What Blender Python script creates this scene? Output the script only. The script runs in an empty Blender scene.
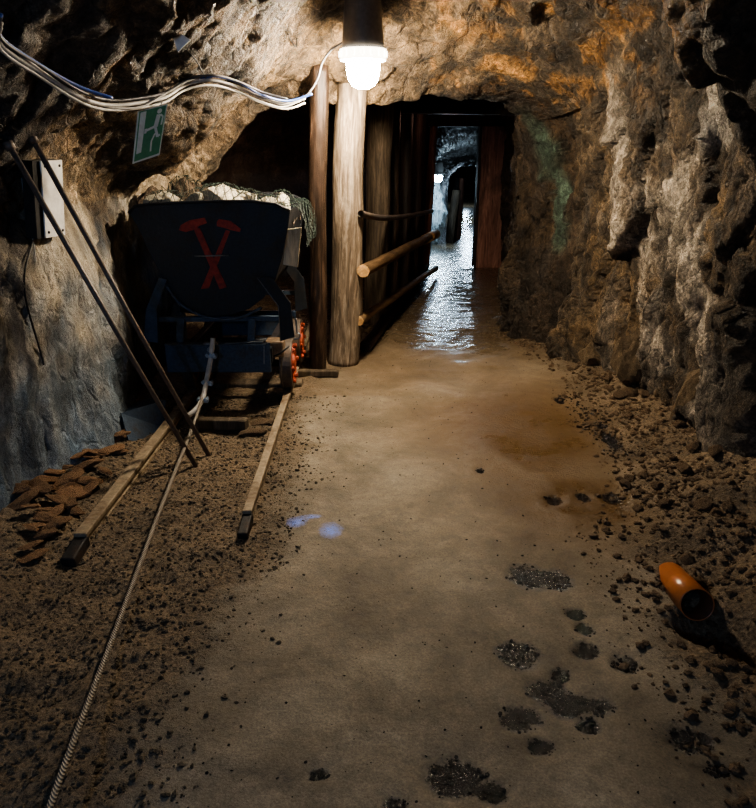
import bpy, bmesh, math, random
from mathutils import Vector, Matrix, noise, Quaternion
from mathutils.bvhtree import BVHTree
random.seed(7)
COL = bpy.context.scene.collection
scene = bpy.context.scene
PI = math.pi
def nvec(q):
    return Vector((noise.noise(q), noise.noise(q + Vector((31.4, 7.7, 2.3))), noise.noise(q + Vector((-5.2, 19.1, 43.7)))))

# ---------------------------------------------------------------- camera
F = 700.0; PITCH = math.radians(19.9); EYE = Vector((0, 0, 1.5))
cp, sp = math.cos(PITCH), math.sin(PITCH)
def ray(px, py):
    u = (px - 378) / F; v = (404 - py) / F
    return Vector((u, cp + v * sp, -sp + v * cp))
def P(px, py, Y):
    d = ray(px, py); return EYE + d * (Y / d.y)
def G(px, py, z=0.0):
    d = ray(px, py); return EYE + d * ((z - EYE.z) / d.z)
cam = bpy.data.cameras.new('camera'); cam.sensor_fit = 'VERTICAL'; cam.sensor_height = 24
cam.lens = 24 * F / 808; cam.clip_start = 0.02; cam.clip_end = 200
co = bpy.data.objects.new('camera', cam); COL.objects.link(co)
co.location = EYE; co.rotation_euler = (PI / 2 - PITCH, 0, 0); scene.camera = co

# ---------------------------------------------------------------- node materials
class NT:
    def __init__(s, name):
        s.m = bpy.data.materials.new(name); s.m.use_nodes = True
        s.t = s.m.node_tree; s.n = s.t.nodes
        s.b = s.n['Principled BSDF']; s.out = s.n['Material Output']
        s.tc = s.n.new('ShaderNodeTexCoord')
    def link(s, a, b): s.t.links.new(a, b)
    def val(s, sock, v):
        if isinstance(v, (int, float, tuple, list)): sock.default_value = v
        else: s.link(v, sock)
    def vec(s, scale=(1, 1, 1), loc=(0, 0, 0), rot=(0, 0, 0), coord='Object'):
        m = s.n.new('ShaderNodeMapping'); s.link(s.tc.outputs[coord], m.inputs[0])
        m.inputs['Scale'].default_value = scale; m.inputs['Location'].default_value = loc; m.inputs['Rotation'].default_value = rot
        return m.outputs[0]
    def noise(s, scale, detail=6, rough=0.6, vec=None, dist=0.0):
        n = s.n.new('ShaderNodeTexNoise'); n.inputs['Scale'].default_value = scale
        n.inputs['Detail'].default_value = detail; n.inputs['Roughness'].default_value = rough
        n.inputs['Distortion'].default_value = dist
        s.link(vec if vec is not None else s.tc.outputs['Object'], n.inputs['Vector']); return n.outputs['Fac']
    def voro(s, scale, vec=None, feat='F1', out='Distance'):
        n = s.n.new('ShaderNodeTexVoronoi'); n.feature = feat; n.inputs['Scale'].default_value = scale
        s.link(vec if vec is not None else s.tc.outputs['Object'], n.inputs['Vector']); return n.outputs[out]
    def ramp(s, fac, stops):
        r = s.n.new('ShaderNodeValToRGB'); e = r.color_ramp.elements
        while len(e) < len(stops): e.new(0.5)
        for el, (p, c) in zip(e, stops):
            el.position = p; el.color = (c, c, c, 1) if isinstance(c, (int, float)) else (*c, 1)
        s.link(fac, r.inputs[0]); return r.outputs[0]
    def mix(s, fac, a, b, mode='MIX'):
        m = s.n.new('ShaderNodeMix'); m.data_type = 'RGBA'; m.blend_type = mode
        s.val(m.inputs[0], fac)
        for i, x in ((6, a), (7, b)):
            if isinstance(x, tuple): m.inputs[i].default_value = (*x[:3], 1)
            else: s.link(x, m.inputs[i])
        return m.outputs[2]
    def math(s, op, a, b=0.0):
        m = s.n.new('ShaderNodeMath'); m.operation = op; s.val(m.inputs[0], a); s.val(m.inputs[1], b); return m.outputs[0]
    def attr(s, name, out='Color'):
        a = s.n.new('ShaderNodeAttribute'); a.attribute_name = name; return a.outputs[out]
    def bump(s, h, strength=0.5, dist=0.02, prev=None):
        b = s.n.new('ShaderNodeBump'); b.inputs['Strength'].default_value = strength; b.inputs['Distance'].default_value = dist
        s.link(h, b.inputs['Height'])
        if prev is not None: s.link(prev, b.inputs['Normal'])
        return b.outputs[0]
    def fin(s, color=None, rough=0.7, metal=0.0, normal=None, spec=None, coat=None):
        if color is not None: s.val(s.b.inputs['Base Color'], (*color, 1) if isinstance(color, tuple) else color)
        s.val(s.b.inputs['Roughness'], rough); s.val(s.b.inputs['Metallic'], metal)
        if normal is not None: s.link(normal, s.b.inputs['Normal'])
        if spec is not None: s.val(s.b.inputs['Specular IOR Level'], spec)
        if coat is not None: s.val(s.b.inputs['Coat Weight'], coat)
        return s.m

def mat_rock():
    s = NT('cave_rock'); v = s.vec((1, 1, 0.72))
    # coordinates roughened by noise so that the angular cells break up
    nv = s.n.new('ShaderNodeTexNoise'); nv.inputs['Scale'].default_value = 6; nv.inputs['Detail'].default_value = 6; s.link(v, nv.inputs['Vector'])
    va = s.n.new('ShaderNodeVectorMath'); va.operation = 'MULTIPLY_ADD'; s.link(nv.outputs['Color'], va.inputs[0])
    va.inputs[1].default_value = (0.22, 0.22, 0.22); s.link(v, va.inputs[2]); w = va.outputs[0]
    c = s.attr('Col')
    n1 = s.noise(4.5, 12, 0.68, v); n2 = s.noise(24, 10, 0.8, v); n3 = s.noise(95, 6, 0.8)
    vc = s.voro(9, w, 'F1', 'Color'); vd = s.voro(9, w, 'F1'); vd2 = s.voro(26, w, 'F1'); ve = s.voro(5, w, 'DISTANCE_TO_EDGE'); ve2 = s.voro(17, w, 'DISTANCE_TO_EDGE')
    c = s.mix(1.0, c, s.ramp(n1, [(0.33, 0.35), (0.48, 0.85), (0.56, 1.15), (0.70, 1.9)]), 'MULTIPLY')
    c = s.mix(0.9, c, s.ramp(n2, [(0.36, 0.25), (0.5, 1.0), (0.64, 1.9)]), 'MULTIPLY')
    c = s.mix(0.75, c, s.ramp(n3, [(0.36, 0.45), (0.62, 1.55)]), 'MULTIPLY')
    c = s.mix(0.55, c, s.ramp(vc, [(0.2, 0.45), (0.8, 1.5)]), 'MULTIPLY')
    c = s.mix(0.7, c, s.ramp(ve, [(0.0, 0.25), (0.035, 1.0)]), 'MULTIPLY')
    c = s.mix(0.6, c, s.ramp(ve2, [(0.0, 0.35), (0.05, 1.0)]), 'MULTIPLY')
    st = s.ramp(s.noise(3.1, 12, 0.75, s.vec((1.2, 1.2, 0.6), (3, 1, 7))), [(0.40, 0.22), (0.48, 1.0)])
    c = s.mix(0.75, c, st, 'MULTIPLY')
    al = s.attr('Col', 'Alpha')
    soft = s.mix(0.8, s.attr('Col'), s.ramp(s.noise(2.4, 12, 0.62, v), [(0.40, 0.22), (0.47, 0.75), (0.56, 1.05), (0.66, 1.35)]), 'MULTIPLY')
    c = s.mix(al, soft, c)
    h = s.math('ADD', s.math('MULTIPLY', n1, 0.9), s.math('ADD', s.math('MULTIPLY', n2, 0.7), s.math('MULTIPLY', n3, 0.22)))
    h = s.math('ADD', h, s.math('ADD', s.math('MULTIPLY', vd, -0.5), s.math('MULTIPLY', vd2, -0.35)))
    h = s.math('ADD', h, s.math('MULTIPLY', s.ramp(ve, [(0, 0), (0.06, 1)]), 0.22))
    nb = s.bump(s.math('MULTIPLY', h, al), 1.0, 0.055)
    rough = s.ramp(n2, [(0.35, 0.36), (0.65, 0.8)])
    return s.fin(c, rough, 0, nb, 0.5)

def mat_floor():
    s = NT('trodden_mud')
    wet = s.attr('wet', 'Fac'); grv = s.attr('grv', 'Fac'); pit = s.attr('pit', 'Fac'); chalk = s.attr('chalk', 'Fac'); org = s.attr('org', 'Fac')
    n1 = s.noise(2.6, 8, 0.7, None, 0.5); n2 = s.noise(16, 8, 0.75); n3 = s.noise(150, 4, 0.75)
    base = s.ramp(n1, [(0.3, (0.12, 0.094, 0.062)), (0.5, (0.21, 0.172, 0.122)), (0.7, (0.32, 0.272, 0.205))])
    base = s.mix(0.85, base, s.ramp(n2, [(0.3, 0.55), (0.5, 1.0), (0.72, 1.35)]), 'MULTIPLY')
    base = s.mix(0.8, base, s.ramp(n3, [(0.3, 0.55), (0.5, 1.0), (0.68, 1.5)]), 'MULTIPLY')
    base = s.mix(0.8, base, s.ramp(s.noise(1.1, 5, 0.6), [(0.35, 0.62), (0.6, 1.15)]), 'MULTIPLY')
    base = s.mix(org, base, s.ramp(n1, [(0.3, (0.095, 0.055, 0.022)), (0.7, (0.17, 0.103, 0.045))]))
    gcol = s.ramp(s.noise(60, 6, 0.85), [(0.35, (0.030, 0.024, 0.016)), (0.5, (0.15, 0.105, 0.062)), (0.66, (0.28, 0.205, 0.13))])
    gcol = s.mix(0.8, gcol, s.ramp(s.noise(3.5, 6, 0.7), [(0.35, 0.55), (0.65, 1.4)]), 'MULTIPLY')
    g2 = s.ramp(s.math('ADD', grv, s.math('MULTIPLY', s.math('SUBTRACT', n2, 0.5), 1.4)), [(0.22, 0.0), (0.80, 1.0)])
    base = s.mix(g2, base, gcol)
    p2 = s.ramp(s.math('MULTIPLY', pit, s.math('ADD', s.math('MULTIPLY', s.noise(17, 8, 0.8), 2.4), -0.30)), [(0.30, 0.0), (0.60, 1.0)])
    base = s.mix(s.math('MULTIPLY', p2, 0.93), base, (0.004, 0.006, 0.012))
    c2 = s.ramp(s.math('MULTIPLY', chalk, s.noise(45, 6, 0.85)), [(0.2, 0.0), (0.6, 1.0)])
    base = s.mix(c2, base, (0.20, 0.34, 1.0))
    wfac = s.ramp(s.math('ADD', wet, s.math('MULTIPLY', s.math('SUBTRACT', n1, 0.5), 1.2)), [(0.35, 0.0), (0.65, 1.0)])
    base = s.mix(s.math('MULTIPLY', wfac, 0.35), base, (0.03, 0.022, 0.014))
    rough = s.mix(wfac, s.ramp(n2, [(0.3, 0.5), (0.7, 0.75)]), s.ramp(n2, [(0.35, 0.12), (0.7, 0.34)]))
    rough = s.mix(p2, rough, (0.16, 0.16, 0.16))
    hg = s.math('MULTIPLY', s.math('ADD', s.math('MULTIPLY', s.voro(55), 0.8), s.noise(90, 5, 0.8)), s.math('ADD', 0.12, g2))
    dry = s.math('SUBTRACT', 1.0, s.math('MULTIPLY', wfac, 0.88))
    h = s.math('ADD', s.math('MULTIPLY', s.math('MULTIPLY', n2, 0.55), s.math('ADD', dry, 0.25)), s.math('ADD', s.math('MULTIPLY', s.math('MULTIPLY', n3, 0.16), dry), s.math('MULTIPLY', hg, dry)))
    h = s.math('ADD', h, s.math('MULTIPLY', s.math('MULTIPLY', wfac, s.noise(7, 3, 0.5, s.vec((1, 1.6, 1)))), 0.9))
    nb = s.bump(h, 0.6, 0.022)
    return s.fin(base, rough, 0, nb, 0.5)

def mat_wood(name, c0, c1, c2, rough=0.7, grain=1.0, bump=0.5):
    s = NT(name); v = s.vec((14, 14, 1.1 * grain)); v2 = s.vec((3, 3, 0.8))
    n = s.noise(2.2, 9, 0.7, v, 1.2); k = s.noise(1.6, 6, 0.7, v2, 0.8)
    c = s.ramp(n, [(0.3, c0), (0.5, c1), (0.68, c2)])
    c = s.mix(0.85, c, s.ramp(k, [(0.36, 0.3), (0.5, 0.9), (0.64, 1.5)]), 'MULTIPLY')
    nb = s.bump(s.math('ADD', n, s.math('MULTIPLY', k, 0.6)), bump, 0.02)
    return s.fin(c, rough, 0, nb, 0.35)

def mat_metal(name, base, rust=(0.12, 0.045, 0.018), amt=0.5, rough=0.5, metal=0.6):
    s = NT(name); n = s.noise(7, 9, 0.75); f = s.noise(60, 5, 0.7)
    m = s.ramp(n, [(0.62 - 0.25 * amt, 0.0), (0.75 - 0.15 * amt, 1.0)])
    c = s.mix(m, base, rust); c = s.mix(0.7, c, s.ramp(f, [(0.3, 0.5), (0.7, 1.4)]), 'MULTIPLY')
    r = s.mix(m, (rough,) * 3, (0.85,) * 3)
    return s.fin(c, r, s.math('MULTIPLY', s.math('SUBTRACT', 1.0, m), metal), s.bump(s.math('ADD', n, s.math('MULTIPLY', f, 0.4)), 0.35, 0.01))

def mat_stone(name, a, b, sc=9, rough=0.75, ospread=True):
    s = NT(name); n = s.noise(sc, 9, 0.75); f = s.noise(sc * 7, 5, 0.7)
    c = s.ramp(n, [(0.32, a), (0.66, b)]); c = s.mix(0.8, c, s.ramp(f, [(0.3, 0.5), (0.7, 1.5)]), 'MULTIPLY')
    oi = s.n.new('ShaderNodeObjectInfo')
    c = s.mix(0.6, c, s.ramp(oi.outputs['Random'], [(0, 0.6), (1, 1.4)]), 'MULTIPLY')
    return s.fin(c, rough, 0, s.bump(s.math('ADD', n, s.math('MULTIPLY', f, 0.4)), 0.7, 0.03), 0.4)

def mat_plain(name, c, rough=0.6, metal=0.0, var=0.35, sc=40, spec=None):
    s = NT(name); f = s.noise(sc, 5, 0.7)
    cc = s.mix(1.0, c, s.ramp(f, [(0.3, 1 - var), (0.7, 1 + var)]), 'MULTIPLY')
    return s.fin(cc, rough, metal, s.bump(f, 0.15, 0.004), spec)

def mat_glow(name, c, strength):
    s = NT(name); s.b.inputs['Emission Color'].default_value = (*c, 1); s.b.inputs['Emission Strength'].default_value = strength
    return s.fin((0.9, 0.9, 0.9), 0.3)

M = {}
M['rock'] = mat_rock(); M['floor'] = mat_floor()
M['post'] = mat_wood('weathered_post', (0.035, 0.024, 0.016), (0.19, 0.14, 0.095), (0.42, 0.345, 0.26), 0.75)
M['darkpost'] = mat_wood('dark_post', (0.010, 0.007, 0.005), (0.036, 0.022, 0.015), (0.12, 0.075, 0.05), 0.38)
M['greypost'] = mat_wood('grey_post', (0.03, 0.022, 0.015), (0.085, 0.062, 0.042), (0.16, 0.12, 0.085), 0.7)
M['redpost'] = mat_wood('red_post', (0.08, 0.035, 0.022), (0.24, 0.11, 0.075), (0.40, 0.20, 0.14), 0.6)
M['blackwood'] = mat_wood('wet_dark_timber', (0.01, 0.006, 0.005), (0.03, 0.017, 0.012), (0.06, 0.032, 0.022), 0.6)
M['log'] = mat_wood('handrail_log', (0.05, 0.03, 0.015), (0.15, 0.09, 0.045), (0.26, 0.17, 0.09), 0.6)
M['logend'] = mat_wood('log_end', (0.30, 0.15, 0.05), (0.55, 0.32, 0.13), (0.7, 0.45, 0.2), 0.6)
M['plank'] = mat_wood('plank', (0.05, 0.035, 0.022), (0.10, 0.075, 0.05), (0.17, 0.13, 0.09), 0.8)
M['board'] = mat_wood('pale_board', (0.35, 0.28, 0.18), (0.62, 0.52, 0.36), (0.75, 0.66, 0.5), 0.7)
M['rail'] = mat_metal('worn_rail', (0.30, 0.24, 0.165), (0.15, 0.10, 0.06), 0.6, 0.55, 0.25)
M['railend'] = mat_metal('rail_end_iron', (0.02, 0.02, 0.022), (0.05, 0.025, 0.015), 0.4, 0.6, 0.4)
M['wagon'] = mat_metal('blackened_steel', (0.018, 0.022, 0.028), (0.03, 0.018, 0.012), 0.45, 0.5, 0.3)
M['wagonblue'] = mat_metal('blue_lit_steel', (0.055, 0.085, 0.13), (0.06, 0.055, 0.05), 0.45, 0.5, 0.3)  # dark steel with the bluish light painted into its colour
M['edge'] = mat_metal('bare_edge', (0.22, 0.24, 0.26), (0.12, 0.08, 0.05), 0.4, 0.4, 0.5)
M['red'] = mat_plain('red_paint', (0.27, 0.028, 0.015), 0.6, 0, 0.5)
M['hubred'] = mat_plain('red_hub_paint', (0.32, 0.055, 0.022), 0.6, 0, 0.6)
M['tread'] = mat_metal('wheel_tread', (0.10, 0.08, 0.065), (0.12, 0.06, 0.035), 0.5, 0.5, 0.3)
M['box'] = mat_metal('axle_box_iron', (0.20, 0.14, 0.09), (0.15, 0.08, 0.04), 0.5, 0.6, 0.2)
M['rope'] = None
M['clip'] = mat_metal('zinc_clip', (0.38, 0.50, 0.66), (0.16, 0.18, 0.2), 0.3, 0.35, 0.7)
M['rod'] = mat_metal('rusty_rod', (0.15, 0.125, 0.11), (0.16, 0.10, 0.065), 0.5, 0.5, 0.4)
M['cable'] = mat_plain('grey_cable', (0.50, 0.48, 0.45), 0.45, 0, 0.2)
M['cabledark'] = mat_plain('dark_cable', (0.08, 0.08, 0.09), 0.4, 0, 0.2)
M['cableblue'] = mat_plain('blue_cable', (0.05, 0.12, 0.42), 0.4, 0, 0.2)
M['signgreen'] = mat_plain('sign_green', (0.12, 0.34, 0.18), 0.45, 0, 0.15)
M['signwhite'] = mat_plain('sign_white', (0.85, 0.88, 0.8), 0.5, 0, 0.12)
M['plate'] = mat_plain('pale_plate', (0.80, 0.79, 0.78), 0.4, 0.1, 0.25, 12)
M['darkmetal'] = mat_plain('dark_metal', (0.025, 0.024, 0.024), 0.5, 0.3, 0.3)
M['housing'] = mat_plain('lamp_housing_grey', (0.12, 0.115, 0.11), 0.45, 0.2, 0.2)
M['rim'] = mat_plain('lamp_rim', (0.7, 0.7, 0.68), 0.35, 0.3, 0.1)
M['pipe'] = mat_plain('orange_plastic', (0.40, 0.135, 0.042), 0.28, 0, 0.12, 25, 0.6)
M['pipein'] = mat_plain('orange_plastic_shaded', (0.09, 0.028, 0.010), 0.6, 0, 0.3)  # darker orange paints the shade inside the open pipe
M['net'] = mat_plain('green_net', (0.006, 0.018, 0.013), 0.7, 0, 0.3)
M['ore'] = mat_stone('pale_ore', (0.42, 0.35, 0.24), (0.80, 0.74, 0.60), 12)
M['oredark'] = mat_stone('brown_ore', (0.06, 0.042, 0.028), (0.17, 0.12, 0.08), 12)
M['flake'] = mat_stone('orange_brown_slab', (0.12, 0.065, 0.034), (0.36, 0.21, 0.11), 9)
M['boulder'] = mat_stone('dark_boulder', (0.05, 0.035, 0.02), (0.17, 0.12, 0.07), 6)
M['gravel'] = mat_stone('gravel', (0.035, 0.027, 0.018), (0.16, 0.125, 0.085), 22, 0.6)
M['pebble'] = mat_stone('wet_pebble', (0.007, 0.008, 0.011), (0.055, 0.05, 0.045), 30, 0.25)
M['rubble'] = mat_stone('rubble', (0.05, 0.032, 0.018), (0.20, 0.13, 0.075), 14, 0.7)
def mat_rope():
    s = NT('steel_rope'); v = s.vec((1, 1, 1))
    w = s.n.new('ShaderNodeTexWave'); w.inputs['Scale'].default_value = 70; w.inputs['Distortion'].default_value = 0.5
    w.bands_direction = 'DIAGONAL'; s.link(v, w.inputs[0])
    c = s.ramp(w.outputs['Fac'], [(0.0, (0.19, 0.165, 0.135)), (1.0, (0.36, 0.32, 0.27))])
    return s.fin(c, 0.55, 0.25, s.bump(w.outputs['Fac'], 0.8, 0.004))
M['rope'] = mat_rope()
M['bulb'] = mat_glow('lit_glass', (1.0, 0.84, 0.62), 540); M['rim'] = mat_glow('lit_translucent_rim', (1.0, .86, .68), 6)
M['bulbcold'] = mat_glow('cold_lit_glass', (0.62, 0.84, 1.0), 260)

# ---------------------------------------------------------------- mesh helpers
def tag(o, label=None, cat=None, group=None, kind=None):
    if label:
        o['label'] = label
        if not kind: o['kind'] = 'thing'
    if cat: o['category'] = cat
    if group: o['group'] = group
    if kind: o['kind'] = kind
    return o
def empty(name, loc=(0, 0, 0), rot=(0, 0, 0)):
    o = bpy.data.objects.new(name, None); COL.objects.link(o); o.location = loc; o.rotation_euler = rot
    o.empty_display_size = 0.05; return o
def link(name, me, mat, parent=None, smooth=False):
    if mat is not None and not me.materials: me.materials.append(mat)
    if smooth:
        me.polygons.foreach_set('use_smooth', [True] * len(me.polygons))
    o = bpy.data.objects.new(name, me); COL.objects.link(o)
    if parent is not None: o.parent = parent
    return o
class MB:
    def __init__(s): s.v = []; s.f = []
    def add(s, vs, fs):
        b = len(s.v); s.v += [tuple(p) for p in vs]; s.f += [tuple(i + b for i in f) for f in fs]
    def box(s, c, size, rot=None):
        x, y, z = (k / 2 for k in size); R = rot or Matrix.Identity(3); c = Vector(c)
        vs = [c + R @ Vector(p) for p in ((-x,-y,-z),(x,-y,-z),(x,y,-z),(-x,y,-z),(-x,-y,z),(x,-y,z),(x,y,z),(-x,y,z))]
        s.add(vs, [(0,3,2,1),(4,5,6,7),(0,1,5,4),(1,2,6,5),(2,3,7,6),(3,0,4,7)])
    def beam(s, a, b, w, h, up=(0, 0, 1)):
        a, b = Vector(a), Vector(b); d = (b - a); L = d.length; d.normalize(); up = Vector(up)
        x = d.cross(up); x = x.normalized() if x.length > 1e-5 else Vector((1, 0, 0)); z = x.cross(d)
        R = Matrix((x, d, z)).transposed(); s.box((a + b) / 2, (w, L, h), R)
    def tube(s, pts, r, n=8, cap=True):
        pts = [Vector(p) for p in pts]; rs = r if isinstance(r, (list, tuple)) else [r] * len(pts)
        b = len(s.v); t = (pts[1] - pts[0]).normalized()
        x = t.orthogonal().normalized()
        for i, p in enumerate(pts):
            t2 = (pts[min(i + 1, len(pts) - 1)] - pts[max(i - 1, 0)]).normalized()
            x = t.rotation_difference(t2) @ x; t = t2; y = t.cross(x)
            for k in range(n):
                a = 2 * PI * k / n; s.v.append(tuple(p + (x * math.cos(a) + y * math.sin(a)) * rs[i]))
        for i in range(len(pts) - 1):
            for k in range(n):
                k2 = (k + 1) % n; s.f.append((b + i*n + k, b + i*n + k2, b + (i+1)*n + k2, b + (i+1)*n + k))
        if cap:
            s.f.append(tuple(b + k for k in reversed(range(n)))); s.f.append(tuple(b + (len(pts)-1)*n + k for k in range(n)))
    def lathe(s, prof, c=(0, 0, 0), n=24, axis=None):
        b = len(s.v); c = Vector(c); R = axis or Matrix.Identity(3)
        for r, z in prof:
            for k in range(n):
                a = 2*PI*k/n; s.v.append(tuple(c + R @ Vector((r*math.cos(a), r*math.sin(a), z))))
        for i in range(len(prof) - 1):
            for k in range(n):
                k2 = (k+1) % n; s.f.append((b+i*n+k, b+i*n+k2, b+(i+1)*n+k2, b+(i+1)*n+k))
    def prism(s, poly, t, origin=(0, 0, 0), U=(1, 0, 0), V=(0, 0, 1)):
        U, V, O = Vector(U), Vector(V), Vector(origin); N = U.cross(V).normalized() * t; n = len(poly)
        vs = [O + U*a + V*b for a, b in poly]; vs += [p + N for p in vs]
        fs = [tuple(range(n)), tuple(range(2*n-1, n-1, -1))] + [(i, i+n, (i+1) % n + n, (i+1) % n) for i in range(n)]
        s.add(vs, fs)
    def mesh(s, name):
        me = bpy.data.meshes.new(name); me.from_pydata(s.v, [], s.f); me.update(); 
        bm = bmesh.new(); bm.from_mesh(me); bmesh.ops.recalc_face_normals(bm, faces=bm.faces); bm.to_mesh(me); bm.free()
        return me
    def build(s, name, mat, parent=None, smooth=False, bevel=0.0):
        o = link(name, s.mesh(name), mat, parent, smooth)
        if bevel:
            m = o.modifiers.new('b', 'BEVEL'); m.width = bevel; m.segments = 2; m.limit_method = 'ANGLE'
        return o
def smooth_path(pts, n=8):
    pts = [Vector(p) for p in pts]; out = []
    for i in range(len(pts) - 1):
        p0 = pts[max(i-1, 0)]; p1 = pts[i]; p2 = pts[i+1]; p3 = pts[min(i+2, len(pts)-1)]
        for k in range(n):
            t = k / n
            out.append(0.5 * ((2*p1) + (p2-p0)*t + (2*p0-5*p1+4*p2-p3)*t*t + (3*p1-p0-3*p2+p3)*t**3))
    out.append(pts[-1]); return out

# ---------------------------------------------------------------- rock shell
def cr(p0, p1, p2, p3, t):
    return 0.5 * ((2*p1) + (p2-p0)*t + (2*p0-5*p1+4*p2-p3)*t*t + (3*p1-p0-3*p2+p3)*t**3)
# control net: rows along the tunnel; each (Y, [(X,Z) x 9]) or with own Y per point
Z0 = -0.12
ROWS = [
 (-4.0, [(-.9,Z0),(-.9,.8),(-.8,1.5),(-.5,2.0),(0,2.2),(.5,2.0),(.8,1.5),(.9,.8),(.9,Z0)], 4),
 (-3.0, [(-1.8,Z0),(-1.9,1.1),(-1.7,2.0),(-1,2.6),(0,2.8),(1,2.7),(1.8,2.1),(2.1,1.1),(2.1,Z0)], 14),
 (0.0, [(-1.75,Z0),(-1.8,1.1),(-1.7,1.9),(-1.2,2.5),(0,2.75),(1,2.7),(1.8,2.2),(2.2,1.1),(2.1,Z0)], 30),
 (2.0, [(-1.65,Z0),(-1.72,1.0),(-1.72,1.7),(-1.3,2.35),(0,2.7),(1,2.6),(1.6,2.1),(2.1,1.1),(2.0,Z0)], 26),
 (2.65,[(-1.50,Z0),(-1.60,.95),(-1.62,1.45),(-1.16,1.98),(-.05,2.56),(.82,2.26),(1.14,1.84),(2.05,1.0),(2.0,Z0)], 24),
 (3.08,[(-1.42,Z0),(-1.52,.9),(-1.56,1.40),(-1.06,1.88),(-.1,2.48),(.9,2.4),(1.42,1.88),(1.56,1.0),(1.72,Z0)], 36),
 (3.6, [(-1.38,Z0),(-1.44,.9),(-1.5,1.40),(-.98,1.80),(-.12,2.42),(.95,2.38),(1.46,1.9),(1.58,1.0),(1.66,Z0)], 40),
 (4.2, [(-1.47,Z0),(-1.52,.9),(-1.46,1.34),(-.92,1.62),(-.16,2.34),(.85,2.25),(1.42,1.85),(1.56,1.0),(1.62,Z0)], 30),
 (4.62,[(-1.5,Z0),(-1.52,.95),(-1.38,1.44),(-.84,1.78),(-.12,2.22),(.8,2.2),(1.36,1.8),(1.50,1.0),(1.57,Z0)], 20),
 ([4.8,4.85,4.9,4.92,5.02,5.2,5.4,5.3,5.3], [(-1.5,Z0),(-1.48,.95),(-1.30,1.5),(-.76,1.86),(-.1,1.92),(.6,1.98),(1.22,1.7),(1.42,1.0),(1.46,Z0)], 16),
 ([5.0,5.0,5.02,5.05,5.15,5.42,5.82,5.92,5.92], [(-1.5,Z0),(-1.45,.95),(-1.16,1.42),(-.68,1.80),(-.1,1.80),(.5,1.86),(1.02,1.74),(1.12,1.0),(1.15,Z0)], 14),
 ([5.2,5.2,5.22,5.3,5.35,5.6,5.98,6.08,6.08], [(-1.5,Z0),(-1.45,.9),(-1.14,1.5),(-.78,2.0),(-.1,2.2),(.5,2.2),(1.1,2.0),(1.16,1.0),(1.14,Z0)], 14),
 ([6.0,6.0,6.0,6.0,6.05,6.15,6.3,6.35,6.35], [(-1.9,Z0),(-1.95,.9),(-1.9,1.7),(-.9,2.3),(0,2.4),(.6,2.3),(1.12,1.95),(1.18,.9),(1.18,Z0)], 12),
 (6.6, [(-1.9,Z0),(-1.95,.9),(-1.8,1.7),(-.9,2.3),(0,2.4),(.7,2.3),(1.25,1.9),(1.22,.9),(1.22,Z0)], 36),
 (8.5, [(-1.7,Z0),(-1.7,.9),(-1.5,1.6),(-.7,2.2),(.2,2.3),(1.0,2.15),(1.5,1.8),(1.52,.9),(1.5,Z0)], 26),
 (9.9, [(.45,Z0),(.5,.7),(.52,1.4),(.65,1.95),(1.1,2.05),(1.4,2.05),(1.72,1.8),(1.75,.9),(1.75,Z0)], 20),
 (12., [(.85,-.32),(.8,.5),(.8,1.1),(1.0,1.65),(1.4,1.8),(1.9,1.8),(2.3,1.4),(2.4,.6),(2.4,-.32)], 30),
 (16., [(1.2,-.62),(1.15,.2),(1.1,.8),(1.3,1.35),(1.8,1.5),(2.4,1.5),(2.9,1.1),(3.0,.3),(3.0,-.62)], 30),
 (21., [(1.8,-1.0),(1.75,-.1),(1.8,.5),(2.1,1.0),(2.5,1.15),(3.0,1.1),(3.5,.8),(3.6,0),(3.6,-1.0)], 30),
 (30., [(2.9,-1.05),(2.85,-.1),(2.9,.5),(3.1,.9),(3.5,1.05),(4.0,1.0),(4.4,.7),(4.5,0),(4.5,-1.05)], 12),
 (40., [(3.7,-1.05),(3.7,-.1),(3.8,.5),(3.9,.9),(4.3,1.05),(4.8,1.0),(5.3,.7),(5.4,0),(5.4,-1.05)], 3),
 (42., [(4.3,-1.05),(4.3,-.6),(4.4,-.2),(4.4,0),(4.5,0),(4.6,0),(4.7,-.2),(4.8,-.6),(4.8,-1.05)], 0),
]
CSUB = [26, 34, 34, 34, 34, 34, 40, 50]
CTRL = []
for Y, pts, n in ROWS:
    Ys = Y if isinstance(Y, list) else [Y] * 9
    CTRL.append([Vector((x, y, z)) for (x, z), y in zip(pts, Ys)])
def floor_z(y):
    if y < 9.5: return 0.0
    if y < 21: return -0.9 * (y - 9.5) / 11.5
    return -0.9
def row_eval(row):
    out = []
    for j in range(8):
        p0, p1, p2, p3 = row[max(j-1, 0)], row[j], row[j+1], row[min(j+2, 8)]
        for k in range(CSUB[j]): out.append(cr(p0, p1, p2, p3, k / CSUB[j]))
    out.append(row[8].copy()); return out
dense = [row_eval(r) for r in CTRL]
NC = len(dense[0]); surf = []
for i in range(len(ROWS) - 1):
    a, b, c, d = dense[max(i-1, 0)], dense[i], dense[i+1], dense[min(i+2, len(ROWS)-1)]
    n = ROWS[i][2]
    for k in range(n):
        t = k / n; surf.append([cr(a[j], b[j], c[j], d[j], t) for j in range(NC)])
surf.append(dense[-1])
NR = len(surf)

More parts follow.
